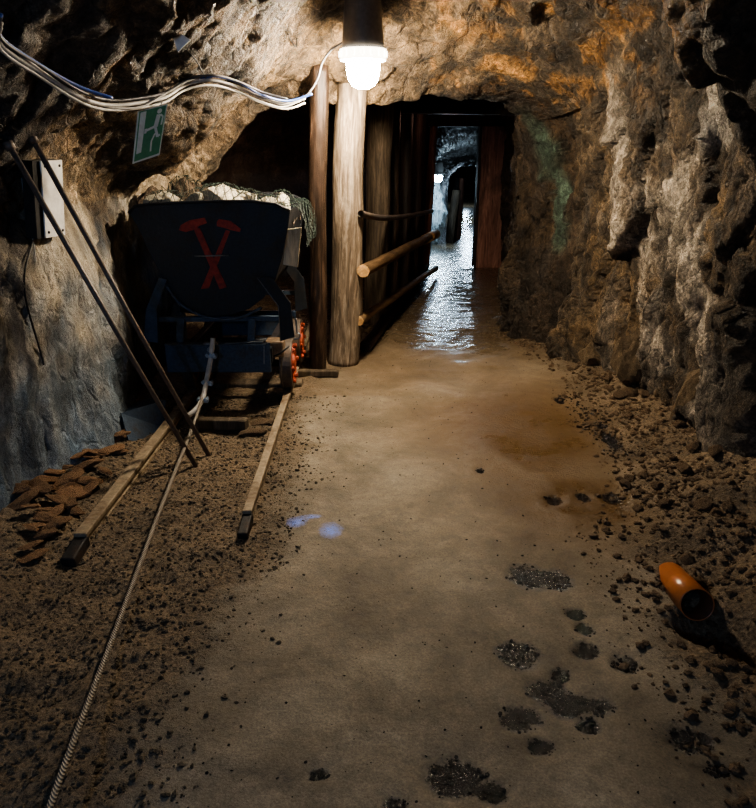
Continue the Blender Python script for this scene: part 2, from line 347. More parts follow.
def facet(p, s, seed):
    q = p * s + Vector((seed, seed * 1.7, -seed))
    ds, ps = noise.voronoi(q)
    c = ps[0]; r = noise.cell_vector(c * 3.17 + Vector((seed,) * 3)) - Vector((.5, .5, .5))
    return (q - c).dot(r) * 1.6 + (r.x) * 0.6, ds[1] - ds[0]
def rockdisp(p, side):
    if side > 0: q = Vector((p.x * 1.0, p.y * 1.25 + p.z * 0.35, p.z * 0.55))
    elif side < 0: q = Vector((p.x, p.y * 1.0 - p.z * .1, p.z * 0.8))
    else: q = Vector((p.x * 1.0 + p.y * .3, p.y * 1.2, p.z * 1.0))
    w = nvec(q * 1.3) * 0.22
    q2 = q + w
    big = noise.noise(q * 1.15 + Vector((9, 2, 4)))
    f1, e1 = facet(q2, 2.4, 3.0); f2, e2 = facet(q2, 6.0, 11.0); f3, e3 = facet(q2 + nvec(q*9)*.03, 15.0, 5.0)
    rg = 1 - abs(noise.fractal(q2 * 2.2, 0.9, 2.1, 5))
    sm = noise.fractal(p * 14, 0.8, 2.0, 3)
    crk = -0.03 * max(0, 1 - e1 / 0.06) - 0.012 * max(0, 1 - e2 / 0.08)
    A = (1.15 if side > 0 else 0.42 if side < 0 else 0.95)
    return A * (0.12 * big + 0.085 * f1 + 0.040 * f2 + 0.014 * f3 + 0.07 * (rg - 0.75) + crk) + 0.009 * sm

def seg_dist(p, a, b):
    ab = b - a; t = max(0, min(1, (p - a).dot(ab) / ab.dot(ab))); return (p - (a + ab * t)).length
def px_of(p):
    d = p - EYE; zc = d.y * cp - d.z * sp
    if zc < 0.05: return -999, -999
    return 378 + F * d.x / zc, 404 - F * (d.y * sp + d.z * cp) / zc
def lerp(a, b, t): return tuple(x + (y - x) * t for x, y in zip(a, b))
def sst(a, b, x):
    t = max(0, min(1, (x - a) / (b - a))); return t * t * (3 - 2 * t)
# mineral veins: polylines in place on the rock (Y, Z runs of the right wall)
SB = BVHTree.FromPolygons([p for r_ in surf for p in r_], [(i*NC+j, i*NC+j+1, (i+1)*NC+j+1, (i+1)*NC+j) for i in range(NR-1) for j in range(NC-1)])
def on_wall(*pts): return [SB.ray_cast(EYE, ray(*q).normalized())[0] for q in pts]
GREENV = on_wall((527, 118), (538, 150), (547, 182), (553, 212), (553, 242))
PALEV = on_wall((605, 60), (622, 130), (634, 200), (640, 255), (641, 305), (655, 360))
PALE2 = on_wall((668, 190), (690, 270), (694, 330), (700, 385))
PATCH = on_wall((708, 90), (704, 125))
def rockcol(p, side, u):
    nA = noise.fractal(p * 1.4 + Vector((4, 4, 4)), 0.9, 2, 4); nB = noise.fractal(Vector((p.x, p.y, p.z * .5)) * 3.1, 0.8, 2, 4)
    nC = noise.fractal(p * 5.3 + Vector((1, 7, 3)), 0.8, 2, 3)
    brown = (0.125, 0.092, 0.060); ochre = (0.27, 0.175, 0.085); grey = (0.17, 0.155, 0.135); pale = (0.72, 0.62, 0.50); dark = (0.06, 0.045, 0.032)
    c = lerp(brown, ochre, sst(0.0, 0.45, nA)); c = lerp(c, grey, sst(0.05, 0.4, nB) * 0.8); c = lerp(c, dark, sst(0.05, 0.5, -nC) * 0.7)
    if side < 0:      # limewashed-looking left wall, bluish light painted in low down
        c = lerp(c, (0.62, 0.53, 0.40), 0.8 * sst(-0.35, 0.15, nB + 0.1))
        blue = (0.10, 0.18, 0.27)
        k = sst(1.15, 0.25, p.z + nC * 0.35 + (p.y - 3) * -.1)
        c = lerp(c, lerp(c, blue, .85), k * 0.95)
        if p.z > 1.25: c = lerp(c, (0.26, .18, .10), 0.6)
    elif side == 0:
        c = lerp(c, (0.28, 0.185, 0.10), 0.75 * sst(-.2, .3, nB))
        if p.x > .5: c = lerp(c, (.06, .045, .03), .75 * sst(.5, 1.1, p.x + nA*.4))  # right side of the roof coloured darker for the overhang's shade
        if p.x > 0.35 and p.y < 6: c = lerp(c, (0.42, .21, .06), .7 * sst(0.05, .3, nC)); 
        if p.x < -1.0 and p.y < 3.2: c = lerp(c, (.05, .06, .07), .6)  # blue-black shade painted onto the near left roof
    else:
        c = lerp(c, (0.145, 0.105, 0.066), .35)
        c = lerp(c, (.035, .028, .02), .8 * sst(1.55, 2.1, p.z + nB*.3 + max(0, 4.6 - p.y)*.12))  # overhang shade painted into the top of the right wall
        g = min(seg_dist(p, a, b) for a, b in zip(GREENV, GREENV[1:]))
        c = lerp(c, (0.26, 0.48, 0.36), sst(.15, .04, g + nC*.08) * .95)
        g = min(seg_dist(p, a, b) for a, b in zip(PALEV, PALEV[1:]))
        c = lerp(c, pale, sst(.20, .02, g + nC * .16) * .62)
        g = min(seg_dist(p, a, b) for a, b in zip(PALE2, PALE2[1:]))
        c = lerp(c, (.62, .53, .42), sst(.26, .06, g + nC * .2) * .8)
        g = min((p - q).length for q in PATCH)
        c = lerp(c, (0.66, .60, .52), sst(.17, .11, g + nC*.06) * .85)
    if p.y > 5.3 and p.y < 11: c = lerp(c, (0.03, 0.02, 0.014), 0.75)  # rock past the mouth painted darker to deepen the passage shade
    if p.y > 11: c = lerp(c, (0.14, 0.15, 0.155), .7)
    if p.y > 9.5: c = lerp(c, (.012,.012,.014), .9 * sst(.55, 1.0, p.z + (p.y-9.5)*.07))  # upper far rock painted near black so the roof looks unlit
    return c
CJ1 = CSUB[0] + CSUB[1]                     # wall_left / ceiling seam
CJ2 = sum(CSUB[:6])                         # ceiling / wall_right seam
POS = []; COLR = []
for i in range(NR):
    rowp = []; rowc = []
    for j in range(NC):
        p = surf[i][j]
        a = surf[max(i-1, 0)][j]; b = surf[min(i+1, NR-1)][j]; c = surf[i][max(j-1, 0)]; d = surf[i][min(j+1, NC-1)]
        nrm = (d - c).cross(b - a)
        nrm = nrm.normalized() if nrm.length > 1e-9 else Vector((0, 0, 1))
        cen = Vector((0.1 if p.y < 9 else 1.2 + .1 * (p.y-9), p.y, 0.9))
        if nrm.dot(cen - p) < 0: nrm = -nrm            # point inward
        t = j / (NC - 1.0)
        side = -1 if j < CJ1 else (1 if j > CJ2 else 0)
        # blend displacement across the seams
        if abs(j - CJ1) < 12: 
            k = (j - CJ1 + 12) / 24; dd = rockdisp(p, -1) * (1-k) + rockdisp(p, 0) * k
        elif abs(j - CJ2) < 12:
            k = (j - CJ2 + 12) / 24; dd = rockdisp(p, 0) * (1-k) + rockdisp(p, 1) * k
        else: dd = rockdisp(p, side)
        if p.y > 9: dd *= 0.8
        if 4.75 < p.y < 5.6 and side == 0: dd *= 0.45
        if 2.3 < p.y <= 4.75 and p.x < 0 and side == 0: dd *= 0.7
        rowp.append(p + nrm * dd)
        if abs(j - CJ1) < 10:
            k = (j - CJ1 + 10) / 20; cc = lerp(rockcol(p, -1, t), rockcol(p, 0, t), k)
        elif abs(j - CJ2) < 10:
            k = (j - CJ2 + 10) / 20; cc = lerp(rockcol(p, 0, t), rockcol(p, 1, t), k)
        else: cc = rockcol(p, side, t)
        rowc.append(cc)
    POS.append(rowp); COLR.append(rowc)
def shell_part(name, j0, j1):
    w = j1 - j0 + 1; vs = [POS[i][j] for i in range(NR) for j in range(j0, j1+1)]
    fs = [(i*w+j, i*w+j+1, (i+1)*w+j+1, (i+1)*w+j) for i in range(NR-1) for j in range(w-1)]
    me = bpy.data.meshes.new(name); me.from_pydata(vs, [], fs); me.update()
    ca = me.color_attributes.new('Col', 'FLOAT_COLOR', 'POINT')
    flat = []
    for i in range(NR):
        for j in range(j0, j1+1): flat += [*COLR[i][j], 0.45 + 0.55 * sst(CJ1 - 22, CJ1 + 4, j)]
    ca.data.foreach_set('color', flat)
    o = link(name, me, M['rock'], None, True); o['kind'] = 'structure'
    return o
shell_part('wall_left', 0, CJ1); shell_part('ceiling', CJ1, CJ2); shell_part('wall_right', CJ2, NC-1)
# end faces of the gallery
for nm, i in (('wall_back', 0), ('wall_end', NR-1)):
    ring = POS[i]; me = bpy.data.meshes.new(nm); me.from_pydata([tuple(p) for p in ring], [], [tuple(range(len(ring)))])
    ca = me.color_attributes.new('Col', 'FLOAT_COLOR', 'POINT')
    ca.data.foreach_set('color', [x for _ in ring for x in (0.12, 0.11, .1, 1)])
    o = link(nm, me, M['rock']); o['kind'] = 'structure'
bv = [p for r in POS for p in r]
bf = [(i*NC+j, i*NC+j+1, (i+1)*NC+j+1, (i+1)*NC+j) for i in range(NR-1) for j in range(NC-1)]
BVH = BVHTree.FromPolygons(bv, bf)
def HIT(px, py, off=0.02):
    d = ray(px, py).normalized(); loc, nrm, idx, dist = BVH.ray_cast(EYE, d)
    if loc is None: return P(px, py, 4)
    return EYE + d * (dist - off)

# ---------------------------------------------------------------- floor
PITS = [(530,575,22,13),(556,578,16,11),(575,612,10,7),(585,628,9,7),(518,655,22,14),(585,650,14,9),(625,662,14,9),(545,690,20,11),
        (566,705,24,13),(598,706,16,10),(520,720,22,13),(540,748,14,9),(588,726,12,8),(690,740,22,13),(455,778,30,22),(560,675,10,7),(492,793,18,12),
        (610,440,7,12),(600,425,5,5),(553,500,8,5),(583,497,7,5),(612,498,9,6),(480,470,4,3),(318,775,10,6),(395,806,12,9),(718,770,14,9),(560,400,5,4)]
PITW = []
for px, py, rx, ry in PITS:
    c = G(px, py); e = G(px + rx, py); f = G(px, py + ry); PITW.append((c, (e-c).length, abs((f-c).y)))
CH = [(G(297, 522), .045, .05), (G(331, 530), .05, .07), (G(313, 517), .04, .02)]
ORGC = [(G(528, 430), 0.62, 1.0), (G(585, 500), .45, .4)]
def ell(p, L):
    m = 0
    for c, rx, ry in L:
        dx = abs(p.x-c.x); dy = abs(p.y-c.y)
        if dx < rx*2 and dy < ry*2: m = max(m, 1.25 - 0.75*math.hypot(dx/rx, dy/ry))
    return max(0, min(1, m))
def left_edge(y):   # edge between trodden path and gravelled track bed
    pts = [(-2,-.75),(1.0,-.66),(1.7,-.6),(2.4,-.44),(3.0,-.47),(4.3,-.46),(5.0,-.36),(5.3,-.14),(10,.7),(60,5)]
    for (a, x0), (b, x1) in zip(pts, pts[1:]):
        if y <= b: return x0 + (x1-x0)*(y-a)/(b-a)
    return 5
def right_edge(y):
    pts = [(-2,1.1),(1.2,.95),(1.7,.98),(2.35,1.04),(3.0,1.15),(4.0,1.38),(5.0,1.38),(6.0,1.1),(9.9,1.75),(14,2.7),(60,8)]
    for (a, x0), (b, x1) in zip(pts, pts[1:]):
        if y <= b: return x0 + (x1-x0)*(y-a)/(b-a)
    return 8
def fl_attr(p):
    le, re = left_edge(p.y), right_edge(p.y)
    wob = noise.noise(p * 3.0) * .14 + noise.noise(p * 11) * .05
    g = max(sst(.20, -.20, p.x - le + wob), sst(-.14, .14, p.x - re + wob))
    if p.y > 9.5: g *= .3
    wet = sst(4.0, 6.2, p.y + noise.noise(p*2)*.7 - abs(p.x-.62)*.8) * .95
    o = ell(p, ORGC); o2 = noise.noise(p*1.7)
    if p.y > 4.3: o = max(o, .45)
    wet = max(wet, o * .55)
    return g, wet, ell(p, PITW), ell(p, CH), min(1, max(0, o * 1.1 - max(0, o2)*.4))
def fl_h(p, g, pit):
    z = floor_z(p.y) + noise.noise(p * .9) * .012 + noise.fractal(p * 4.5, .9, 2, 4) * .006
    z += g * (noise.fractal(p * 9, .8, 2, 4) * .014 + .004)
    re = right_edge(p.y)
    if p.y < 9:
        r = max(0, p.x - re); z += min(.24, r * .30) * (1 + .5*noise.noise(p*5)) * sst(.0, .32, math.hypot(p.x-1.0, p.y-2.15) - .12)   # rubble bank at the foot of the wall
        if p.x < -1.18: z += min(.10, (-1.18 - p.x) * .28)
        # trench where the drain pipe lies
        q = Vector((p.x, p.y, 0)); a, b = G(712, 626), G(790, 672)
        dd = seg_dist(q, Vector((a.x, a.y, 0)), Vector((b.x, b.y, 0))); z -= .10 * sst(.15, .04, dd)
    if p.y > 4.6: z += .007 * abs(noise.noise(Vector((p.x*5, p.y*9, 0))))
    z -= pit * .012
    return z
ys = []; y = -4.2
while y < 42.5:
    ys.append(y); y += 0.10 if y < 0.6 else 0.016 if y < 3.4 else 0.024 if y < 6 else 0.045 if y < 10 else 0.12 if y < 24 else 0.5
fv = []; ff = []; at = {k: [] for k in ('grv', 'wet', 'pit', 'chalk', 'org')}
NX = 200
for y in ys:
    cx = 0.15 if y < 8 else 0.15 + (y - 8) * .16; hw = 2.5
    for k in range(NX):
        x = cx - hw + 2*hw*k/(NX-1); p = Vector((x, y, 0)); g, w, pt, ch, og = fl_attr(p)
        fv.append((x, y, fl_h(p, g, pt)))
        for kk, vv in zip(('grv', 'wet', 'pit', 'chalk', 'org'), (g, w, pt, ch, og)): at[kk].append(vv)
ff = [(i*NX+k, i*NX+k+1, (i+1)*NX+k+1, (i+1)*NX+k) for i in range(len(ys)-1) for k in range(NX-1)]
me = bpy.data.meshes.new('floor'); me.from_pydata(fv, [], ff); me.update()
for k, v in at.items():
    a = me.attributes.new(k, 'FLOAT', 'POINT'); a.data.foreach_set('value', v)
fo = link('floor', me, M['floor'], None, True); fo['kind'] = 'structure'
FB = BVHTree.FromPolygons(fv, ff)
def FZ(x, y):
    h = FB.ray_cast(Vector((x, y, 1.0)), Vector((0, 0, -1))); return h[0].z if h[0] is not None else 0.0

# ---------------------------------------------------------------- stones
def stone_mesh(name, seed, sub=3, flat=1.0, ang=1.0, long=1.0):
    bm = bmesh.new(); bmesh.ops.create_icosphere(bm, subdivisions=sub, radius=1.0); rnd = random.Random(seed)
    cuts = []
    for _ in range(int(9 * ang) + 4):
        d = Vector((rnd.uniform(-1,1), rnd.uniform(-1,1), rnd.uniform(-1,1))).normalized(); cuts.append((d, rnd.uniform(.5, .85)))
    for v in bm.verts:
        for d, h in cuts:
            k = v.co.dot(d)
            if k > h: v.co -= d * (k - h)
        v.co += v.co.normalized() * noise.fractal(v.co * 2.5 + Vector((seed, 0, 0)), .9, 2, 3) * .08
        v.co.x *= long; v.co.z *= flat
    me = bpy.data.meshes.new(name); bm.to_mesh(me); bm.free(); return me
def scatter(name, mat, pts, seed, sub=1, flat=.7):
    """one mesh of loose stones: pts = [(x, y, z, size)]"""
    protos = []
    for k in range(7):
        m = stone_mesh('tmp', seed + k, sub, flat); protos.append(([v.co.copy() for v in m.vertices], [tuple(p.vertices) for p in m.polygons])); bpy.data.meshes.remove(m)
    vs = []; fs = []; rnd = random.Random(seed)
    for x, y, z, s in pts:
        pv, pf = protos[rnd.randrange(7)]; R = Matrix.Rotation(rnd.uniform(0, 2*PI), 3, 'Z') @ Matrix.Rotation(rnd.uniform(-.5, .5), 3, 'X')
        sc = Vector((s*rnd.uniform(.8, 1.5), s, s*rnd.uniform(.7, 1.1))); b = len(vs); o = Vector((x, y, z + s*.2))
        vs += [tuple(o + R @ Vector((q.x*sc.x, q.y*sc.y, q.z*sc.z))) for q in pv]; fs += [tuple(i+b for i in f) for f in pf]
    me = bpy.data.meshes.new(name); me.from_pydata(vs, [], fs); me.update(); return link(name, me, mat)
pts = []
while len(pts) < 9000:
    y = 0.7 + 3.6 * random.random() ** 1.2; x = random.uniform(-1.5, -.2)
    d = x - left_edge(y)
    if random.random() > sst(.28, -.15, d + noise.noise(Vector((x*3, y*3, 0)))*.25): continue
    pts.append((x, y, FZ(x, y), .0035 + .009 * random.random() ** 3))
o = scatter('gravel', M['gravel'], pts, 40)
tag(o, 'loose dark gravel spread over the rail track bed on the left', 'gravel', kind='stuff')
pts = []
while len(pts) < 11000:
    y = 0.8 + 5.4 * random.random(); x = random.uniform(.75, 2.0); d = x - right_edge(y)
    if random.random() > sst(-.22, .15, d + noise.noise(Vector((x*3, y*3, 5)))*.25): continue
    pts.append((x, y, FZ(x, y), .004 + .020 * random.random() ** 4))
o = scatter('rubble', M['rubble'], pts, 60)
tag(o, 'brown broken rubble banked along the foot of the right rock wall', 'rubble', kind='stuff')
pts = []
for c, rx, ry in PITW:
    for _ in range(int(14 + 260 * rx)):
        a = random.uniform(0, 2*PI); r = random.random() ** .6 * 1.1; x, y = c.x + rx*r*math.cos(a), c.y + ry*r*math.sin(a)
        pts.append((x, y, FZ(x, y), .0025 + .006 * random.random() ** 2))
for _ in range(1400):
    y = random.uniform(.8, 6.5); x = random.uniform(left_edge(y), right_edge(y)); pts.append((x, y, FZ(x, y), .0018 + .004 * random.random() ** 3))
for _ in range(260):
    t = random.random(); c = G(572, 400).lerp(G(618, 455), t); x, y = c.x + random.gauss(0, .05), c.y + random.gauss(0, .06)
    pts.append((x, y, FZ(x, y), .003 + .009 * random.random() ** 2))
o = scatter('pebbles', M['pebble'], pts, 80)
tag(o, 'dark wet pebbles lying in the small puddled hollows of the path', 'pebbles', kind='stuff')

def stone(name, mesh, loc, scale, rot, mat, label, cat, group=None):
    o = bpy.data.objects.new(name, mesh); COL.objects.link(o); o.location = loc; o.scale = scale; o.rotation_euler = rot
    if not mesh.materials: mesh.materials.append(mat)
    return tag(o, label, cat, group)
# flat slabs heaped between left wall and rail
FL = [stone_mesh('stone_slab', 200+k, 3, .42, 1.2, 1.5) for k in range(6)]
rnd = random.Random(5); cnt = 0
for row in range(9):
    for k in range(9):
        px = 32 + row*14 + (k-4)*3 + rnd.uniform(-9, 9); py = 540 - row*9 + (k-4)*6 + rnd.uniform(-5, 5)
        g = G(px, py)
        lx = G(75 + (545-py)*.75, py).x      # left rail line
        if g.x > lx - .07 or g.x < -1.62: continue
        s = rnd.uniform(.03, .068)
        stone('stone_slab', FL[rnd.randrange(6)], (g.x, g.y, FZ(g.x, g.y) + s*.25 + rnd.uniform(0, .03)), (s, s*rnd.uniform(.6, .9), s*rnd.uniform(.6, .9)),
              (rnd.uniform(-.35,.35), rnd.uniform(-.35,.35), rnd.uniform(-.5, 1.3)), M['flake'],
              'flat orange-brown stone slab in the heap between left rock wall and rail', 'stone', 'stone slabs heaped beside the left rail'); cnt += 1
BO = [stone_mesh('boulder', 300+k, 4, 1.0, 1.5, 1.0) for k in range(5)]
for k, (px, py, w, h, dz, lab) in enumerate([
    (628, 398, .19, .30, 0, 'large dark brown angular boulder at the foot of the right rock wall'),
    (536, 330, .17, .20, 0, 'rounded brown boulder beside the tunnel mouth on its right'),
    (683, 440, .13, .24, 0, 'narrow upright dark boulder nearer the camera against the right wall'),
    (585, 372, .13, .13, 0, 'low brown boulder between the large dark boulder and tunnel mouth'),
    (722, 470, .17, .26, 0, 'black shadowed boulder at the near end of the right wall')]):
    g = G(px, py); stone('boulder', BO[k], (g.x + .06, g.y + .05, FZ(g.x, g.y) + h*.55), (w, w*.8, h), (0.1*k, -.15, k*1.3), M['boulder'], lab, 'boulder')
RK = [stone_mesh('rock_chunk', 400+k, 2, .75, 1.3, 1.2) for k in range(5)]
for k in range(46):
    y = rnd.uniform(1.6, 5.2); x = right_edge(y) + rnd.uniform(.02, .45)
    s = rnd.uniform(.018, .05)
    stone('rock_chunk', RK[k % 5], (x, y, FZ(x, y) + s*.35), (s, s, s), (rnd.uniform(-.4,.4), rnd.uniform(-.4,.4), rnd.uniform(0, 6)), M['rubble'],
          'fist-sized brown rock chunk in the rubble under the right wall', 'rock', 'rock chunks in the rubble bank')

# ---------------------------------------------------------------- timber logs
def log(name, a, b, r0, r1, mat, parent=None, lump=.06, endmat=None, n=28, seed=0):
    a, b = Vector(a), Vector(b); L = (b-a).length; m = max(8, int(L/.04)); vs = []; fs = []
    for i in range(m+1):
        t = i/m; r = r0 + (r1-r0)*t; bx = noise.noise(Vector((seed, t*L*1.2, 0)))*r*.25; by = noise.noise(Vector((seed+9, t*L*1.2, 0)))*r*.25
        for k in range(n):
            an = 2*PI*k/n; q = Vector((math.cos(an), math.sin(an), t*L*1.1 + seed))
            rr = r*(1 + lump*noise.fractal(q*1.6, .9, 2, 4) + .02*noise.noise(Vector((math.cos(an)*6, math.sin(an)*6, t*L*.7+seed))))
            vs.append((rr*math.cos(an)+bx, rr*math.sin(an)+by, t*L))
    for i in range(m):
        for k in range(n): k2 = (k+1) % n; fs.append((i*n+k, i*n+k2, (i+1)*n+k2, (i+1)*n+k))
    fs.append(tuple(reversed(range(n)))); fs.append(tuple(m*n+k for k in range(n)))
    me = bpy.data.meshes.new(name); me.from_pydata(vs, [], fs); me.update(); me.materials.append(mat)
    if endmat: me.materials.append(endmat); me.polygons[-1].material_index = 1; me.polygons[-2].material_index = 1
    o = link(name, me, None, parent); 
    for p in me.polygons: p.use_smooth = len(p.vertices) == 4
    o.location = a; o.rotation_mode = 'QUATERNION'; o.rotation_quaternion = Vector((0, 0, 1)).rotation_difference((b-a).normalized())
    return o
def ceil_z(x, y):
    h = BVH.ray_cast(Vector((x, y, 0.9)), Vector((0, 0, 1))); return h[0].z if h[0] is not None else 2.0
g = G(345, 366); x, y = g.x, g.y + .10
tag(log('timber_post', (x-.015, y, -.01), (x+.075, y, ceil_z(x+.075, y)+.16), .118, .102, M['post'], seed=2, lump=.09), 'thick pale weathered timber post standing right behind the bright lamp', 'post')
g = G(315, 371)
tag(log('timber_post', (g.x+.01, g.y+.05, -.01), (g.x+.085, g.y+.05, ceil_z(g.x+.085, g.y+.05)+.04), .064, .060, M['darkpost'], seed=7, lump=.08), 'slim dark brown timber post left of the thick pale post', 'post')
g = P(372, 312, 6.3)
tag(log('timber_post', (g.x+.03, 6.35, -.01), (g.x+.09, 6.35, ceil_z(g.x+.09, 6.35)), .10, .11, M['greypost'], seed=12, lump=.08), 'grey-brown timber post just inside the dark passage behind the handrails', 'post')
g = P(391, 300, 6.9)
tag(log('timber_post', (g.x+.02, 7.0, -.01), (g.x+.03, 7.0, ceil_z(g.x+.03, 7.0)), .055, .05, M['darkpost'], seed=22), 'thin dark post tucked right behind the grey-brown inner post', 'post')
for k, (px, Y, r, lab) in enumerate([(404, 7.6, .06, 'black wet prop nearest the grey-brown post in the dark passage wall'), (414, 8.3, .06, 'middle black wet prop standing in the dark passage wall'), (420, 9.0, .05, 'dark prop next to the reddish door post')]):
    g = P(px, 250, Y); tag(log('timber_prop', (g.x, Y, -.01), (g.x+.02, Y, ceil_z(g.x, Y)), r, r, M['blackwood'], seed=30+k), lab, 'prop')
# horizontal laggings behind the rails
fr = empty('timber_doorway', P(455, 268, 9.75)); fr.location.z = 0
tag(fr, 'dark red-brown timber door frame part way down the tunnel', 'door frame')
o = fr.location
def rel(obj, base): obj.location = obj.location - base; return obj
lp = P(428, 262, 9.6); rel(log('side_post', (lp.x-.03, 9.7, -.02), (lp.x+.04, 9.7, 1.80), .055, .05, M['redpost'], fr, seed=41), o)
mb = MB(); a = P(478, 200, 9.7).x; b = P(508, 200, 9.7).x
mb.box(((a+b)/2-o.x, 0, .90), (b-a, .16, 1.84)); mb.build('side_post', M['redpost'], fr, False, .012)
mb = MB(); mb.box(((lp.x+b)/2-o.x, 0, 1.86), (b-lp.x+.1, .17, .14)); mb.build('lintel', M['blackwood'], fr, False, .012)
mb = MB(); mb.box((a-.015-o.x, -.03, .9), (.03, .20, 1.8)); mb.build('jamb_board', M['blackwood'], fr, False, .006)
# overhead cross beam behind the mouth
mb = MB(); mb.beam((-.35, 7.2, 1.92), (1.42, 7.3, 1.90), .16, .16); tag(mb.build('roof_beam', M['blackwood'], None, False, .015), 'black roof timber crossing the passage above the grey post', 'beam')
# handrails
def rail_log(name, a, b, r0, r1, mat, lab, seed, hollow=False):
    o = log(name, a, b, r0, r1, mat, seed=seed, endmat=None if hollow else M['logend'], n=20, lump=.07 if not hollow else .0)
    return tag(o, lab, 'handrail')
a = P(361, 214, 4.95); b = P(432, 211, 8.9)
mb = MB(); path = smooth_path([a, P(383, 218, 5.9), P(408, 216, 7.2), b], 8)
mb.tube(path, .024, 14, False); mb.tube(path, .018, 14, False)
e = (path[1]-path[0]).normalized()
mb.tube([path[0], path[0]+e*.002], [.024, .024], 14, False)
tag(mb.build('pipe_handrail', M['rod'], None, True), 'uppermost handrail, thin grey metal pipe with open end', 'handrail')
mbi = MB(); mbi.tube([path[0]+e*.0, path[0]+e*.03], [.0235, .0235], 14); 
rail_log('log_handrail', P(363, 271, 4.98), P(435, 234, 9.0), .045, .048, M['log'], 'middle handrail, peeled round log with pale sawn end', 51)
rail_log('log_handrail', P(359, 321, 5.02), P(436, 268, 9.0), .034, .034, M['log'], 'lowest handrail, dark round log with pale sawn end', 57)
mb = MB(); mb.tube([P(424, 240, 8.2), P(436, 234, 8.8)], [.055, .055], 14); tag(mb.build('log_stub', M['logend'], None, True), 'short pale log stub at the far end of the handrails', 'log')
# low kerb timber under handrails
tag(log('kerb_log', (-.10, 5.35, .045), (.62, 9.3, .045), .05, .05, M['blackwood'], seed=60), 'dark kerb log lying on the ground under the handrails', 'log')
# far tunnel props
def far(px, py0, py1, Y, r, lean, lab, mat='greypost'):
    g = P(px, py1, Y); g.z = FZ(g.x, Y); t = P(px+lean, py0, Y)
    tag(log('timber_prop', g, t, r, r, M[mat], seed=px), lab, 'prop')
far(450, 190, 236, 17.5, .10, 6, 'blue-grey leaning prop beside the far cold lamp')
far(454.5, 192, 231, 18.5, .06, 3, 'thin pale leaning prop behind the blue-grey one')
far(459, 178, 226, 20.5, .075, 3, 'upright brown prop standing out in the far tunnel', 'redpost')
far(478, 182, 218, 24, .12, 2, 'dark prop against the right side of the far tunnel', 'blackwood')
# rocky pillar beneath far lamp
me = stone_mesh('rock_pillar', 77, 5, 1, 1.6); g = P(438, 240, 16.3)
for v in me.vertices: v.co += v.co.normalized()*noise.fractal(v.co*5, .8, 2, 4)*.16
stone('rock_pillar', me, (g.x-.10, 16.6, FZ(g.x, 16.5)+.78), (.30, .34, .95), (0, .05, 0), mat_stone('pillar_rock', (.12, .14, .15), (.42, .47, .50), 8), 'pale rough rock pillar directly under the cold far lamp', 'rock')

# ---------------------------------------------------------------- lamps
def lamp(name, c, s, bulbmat, label, hh=.2):
    r = empty(name, c); tag(r, label, 'lamp')
    mb = MB(); mb.lathe([(0,-.19*s),(.03*s,-.188*s),(.06*s,-.175*s),(.085*s,-.14*s),(.094*s,-.09*s),(.095*s,0),(0,0)], n=28); mb.build('glass_globe', bulbmat, r, True)
    mb = MB(); mb.lathe([(.098*s,-.045*s),(.128*s,-.045*s),(.131*s,-.02*s),(.131*s,.012*s),(.098*s,.012*s),(.098*s,-.045*s)], n=32)
    for k in range(16):
        a = 2*PI*k/16; mb.box((.131*s*math.cos(a), .131*s*math.sin(a), -.012*s), (.012*s,.012*s,.03*s), Matrix.Rotation(a, 3, 'Z'))
    mb.build('rim', M['rim'] if bulbmat is M['bulb'] else M['housing'], r, False)
    mb = MB(); mb.lathe([(0,.012*s),(.118*s,.012*s),(.116*s,.05*s),(.10*s,hh*.75),(.09*s,hh),(0,hh)], n=28); mb.build('housing', M['housing'], r, True)
    return r
LC = P(363, 52, 4.36)
LAMPH = ceil_z(LC.x, LC.y) - LC.z
lamp('ceiling_lamp', LC, 1.0, M['bulb'], 'bright round mine lamp hanging from the rock roof before the posts', max(.16, LAMPH+.02))
FLC = P(438, 173, 15.6)
lamp('ceiling_lamp', FLC, 1.0, M['bulbcold'], 'small cold white lamp glowing far down the tunnel', .25)
LAMPS = []
def light(name, loc, energy, color, r=.06):
    l = bpy.data.lights.new(name, 'POINT'); l.energy = energy; l.color = color; l.shadow_soft_size = r
    o = bpy.data.objects.new(name, l); COL.objects.link(o); o.location = loc; return o
light('far_tunnel_light', (FLC.x+.30, FLC.y-.35, FLC.z-.35), 20, (.60, .82, 1))
light('tunnel_side_fill', (1.05, 12.6, .95), 9, (.60, .80, 1.0), .12)  # added hidden source to brighten the corridor
light('deep_tunnel_fill', (3.3, 26, .45), 130, (.60, .80, 1.0), .1)  # added unseen fill for the deep tunnel floor
light('near_gallery_light', (-1.0, -1.5, 1.9), 88, (.30, .56, 1.0), .12)
light('near_gallery_warm_light', (.9, -1.2, 2.2), 9, (1.0, .80, .55), .12)
light('passage_fill', (.75, 7.9, 1.8), 2.6, (1.0, .55, .40), .1)  # weak reddish fill added so the door posts show
light('tunnel_end_fill', (4.05, 33.5, .1), 70, (.60, .80, 1.0), .1)  # unseen fill added to light the farthest floor
light('left_niche_light', (-1.1, 7.6, 1.2), 5, (1.0, .62, .5), .1)

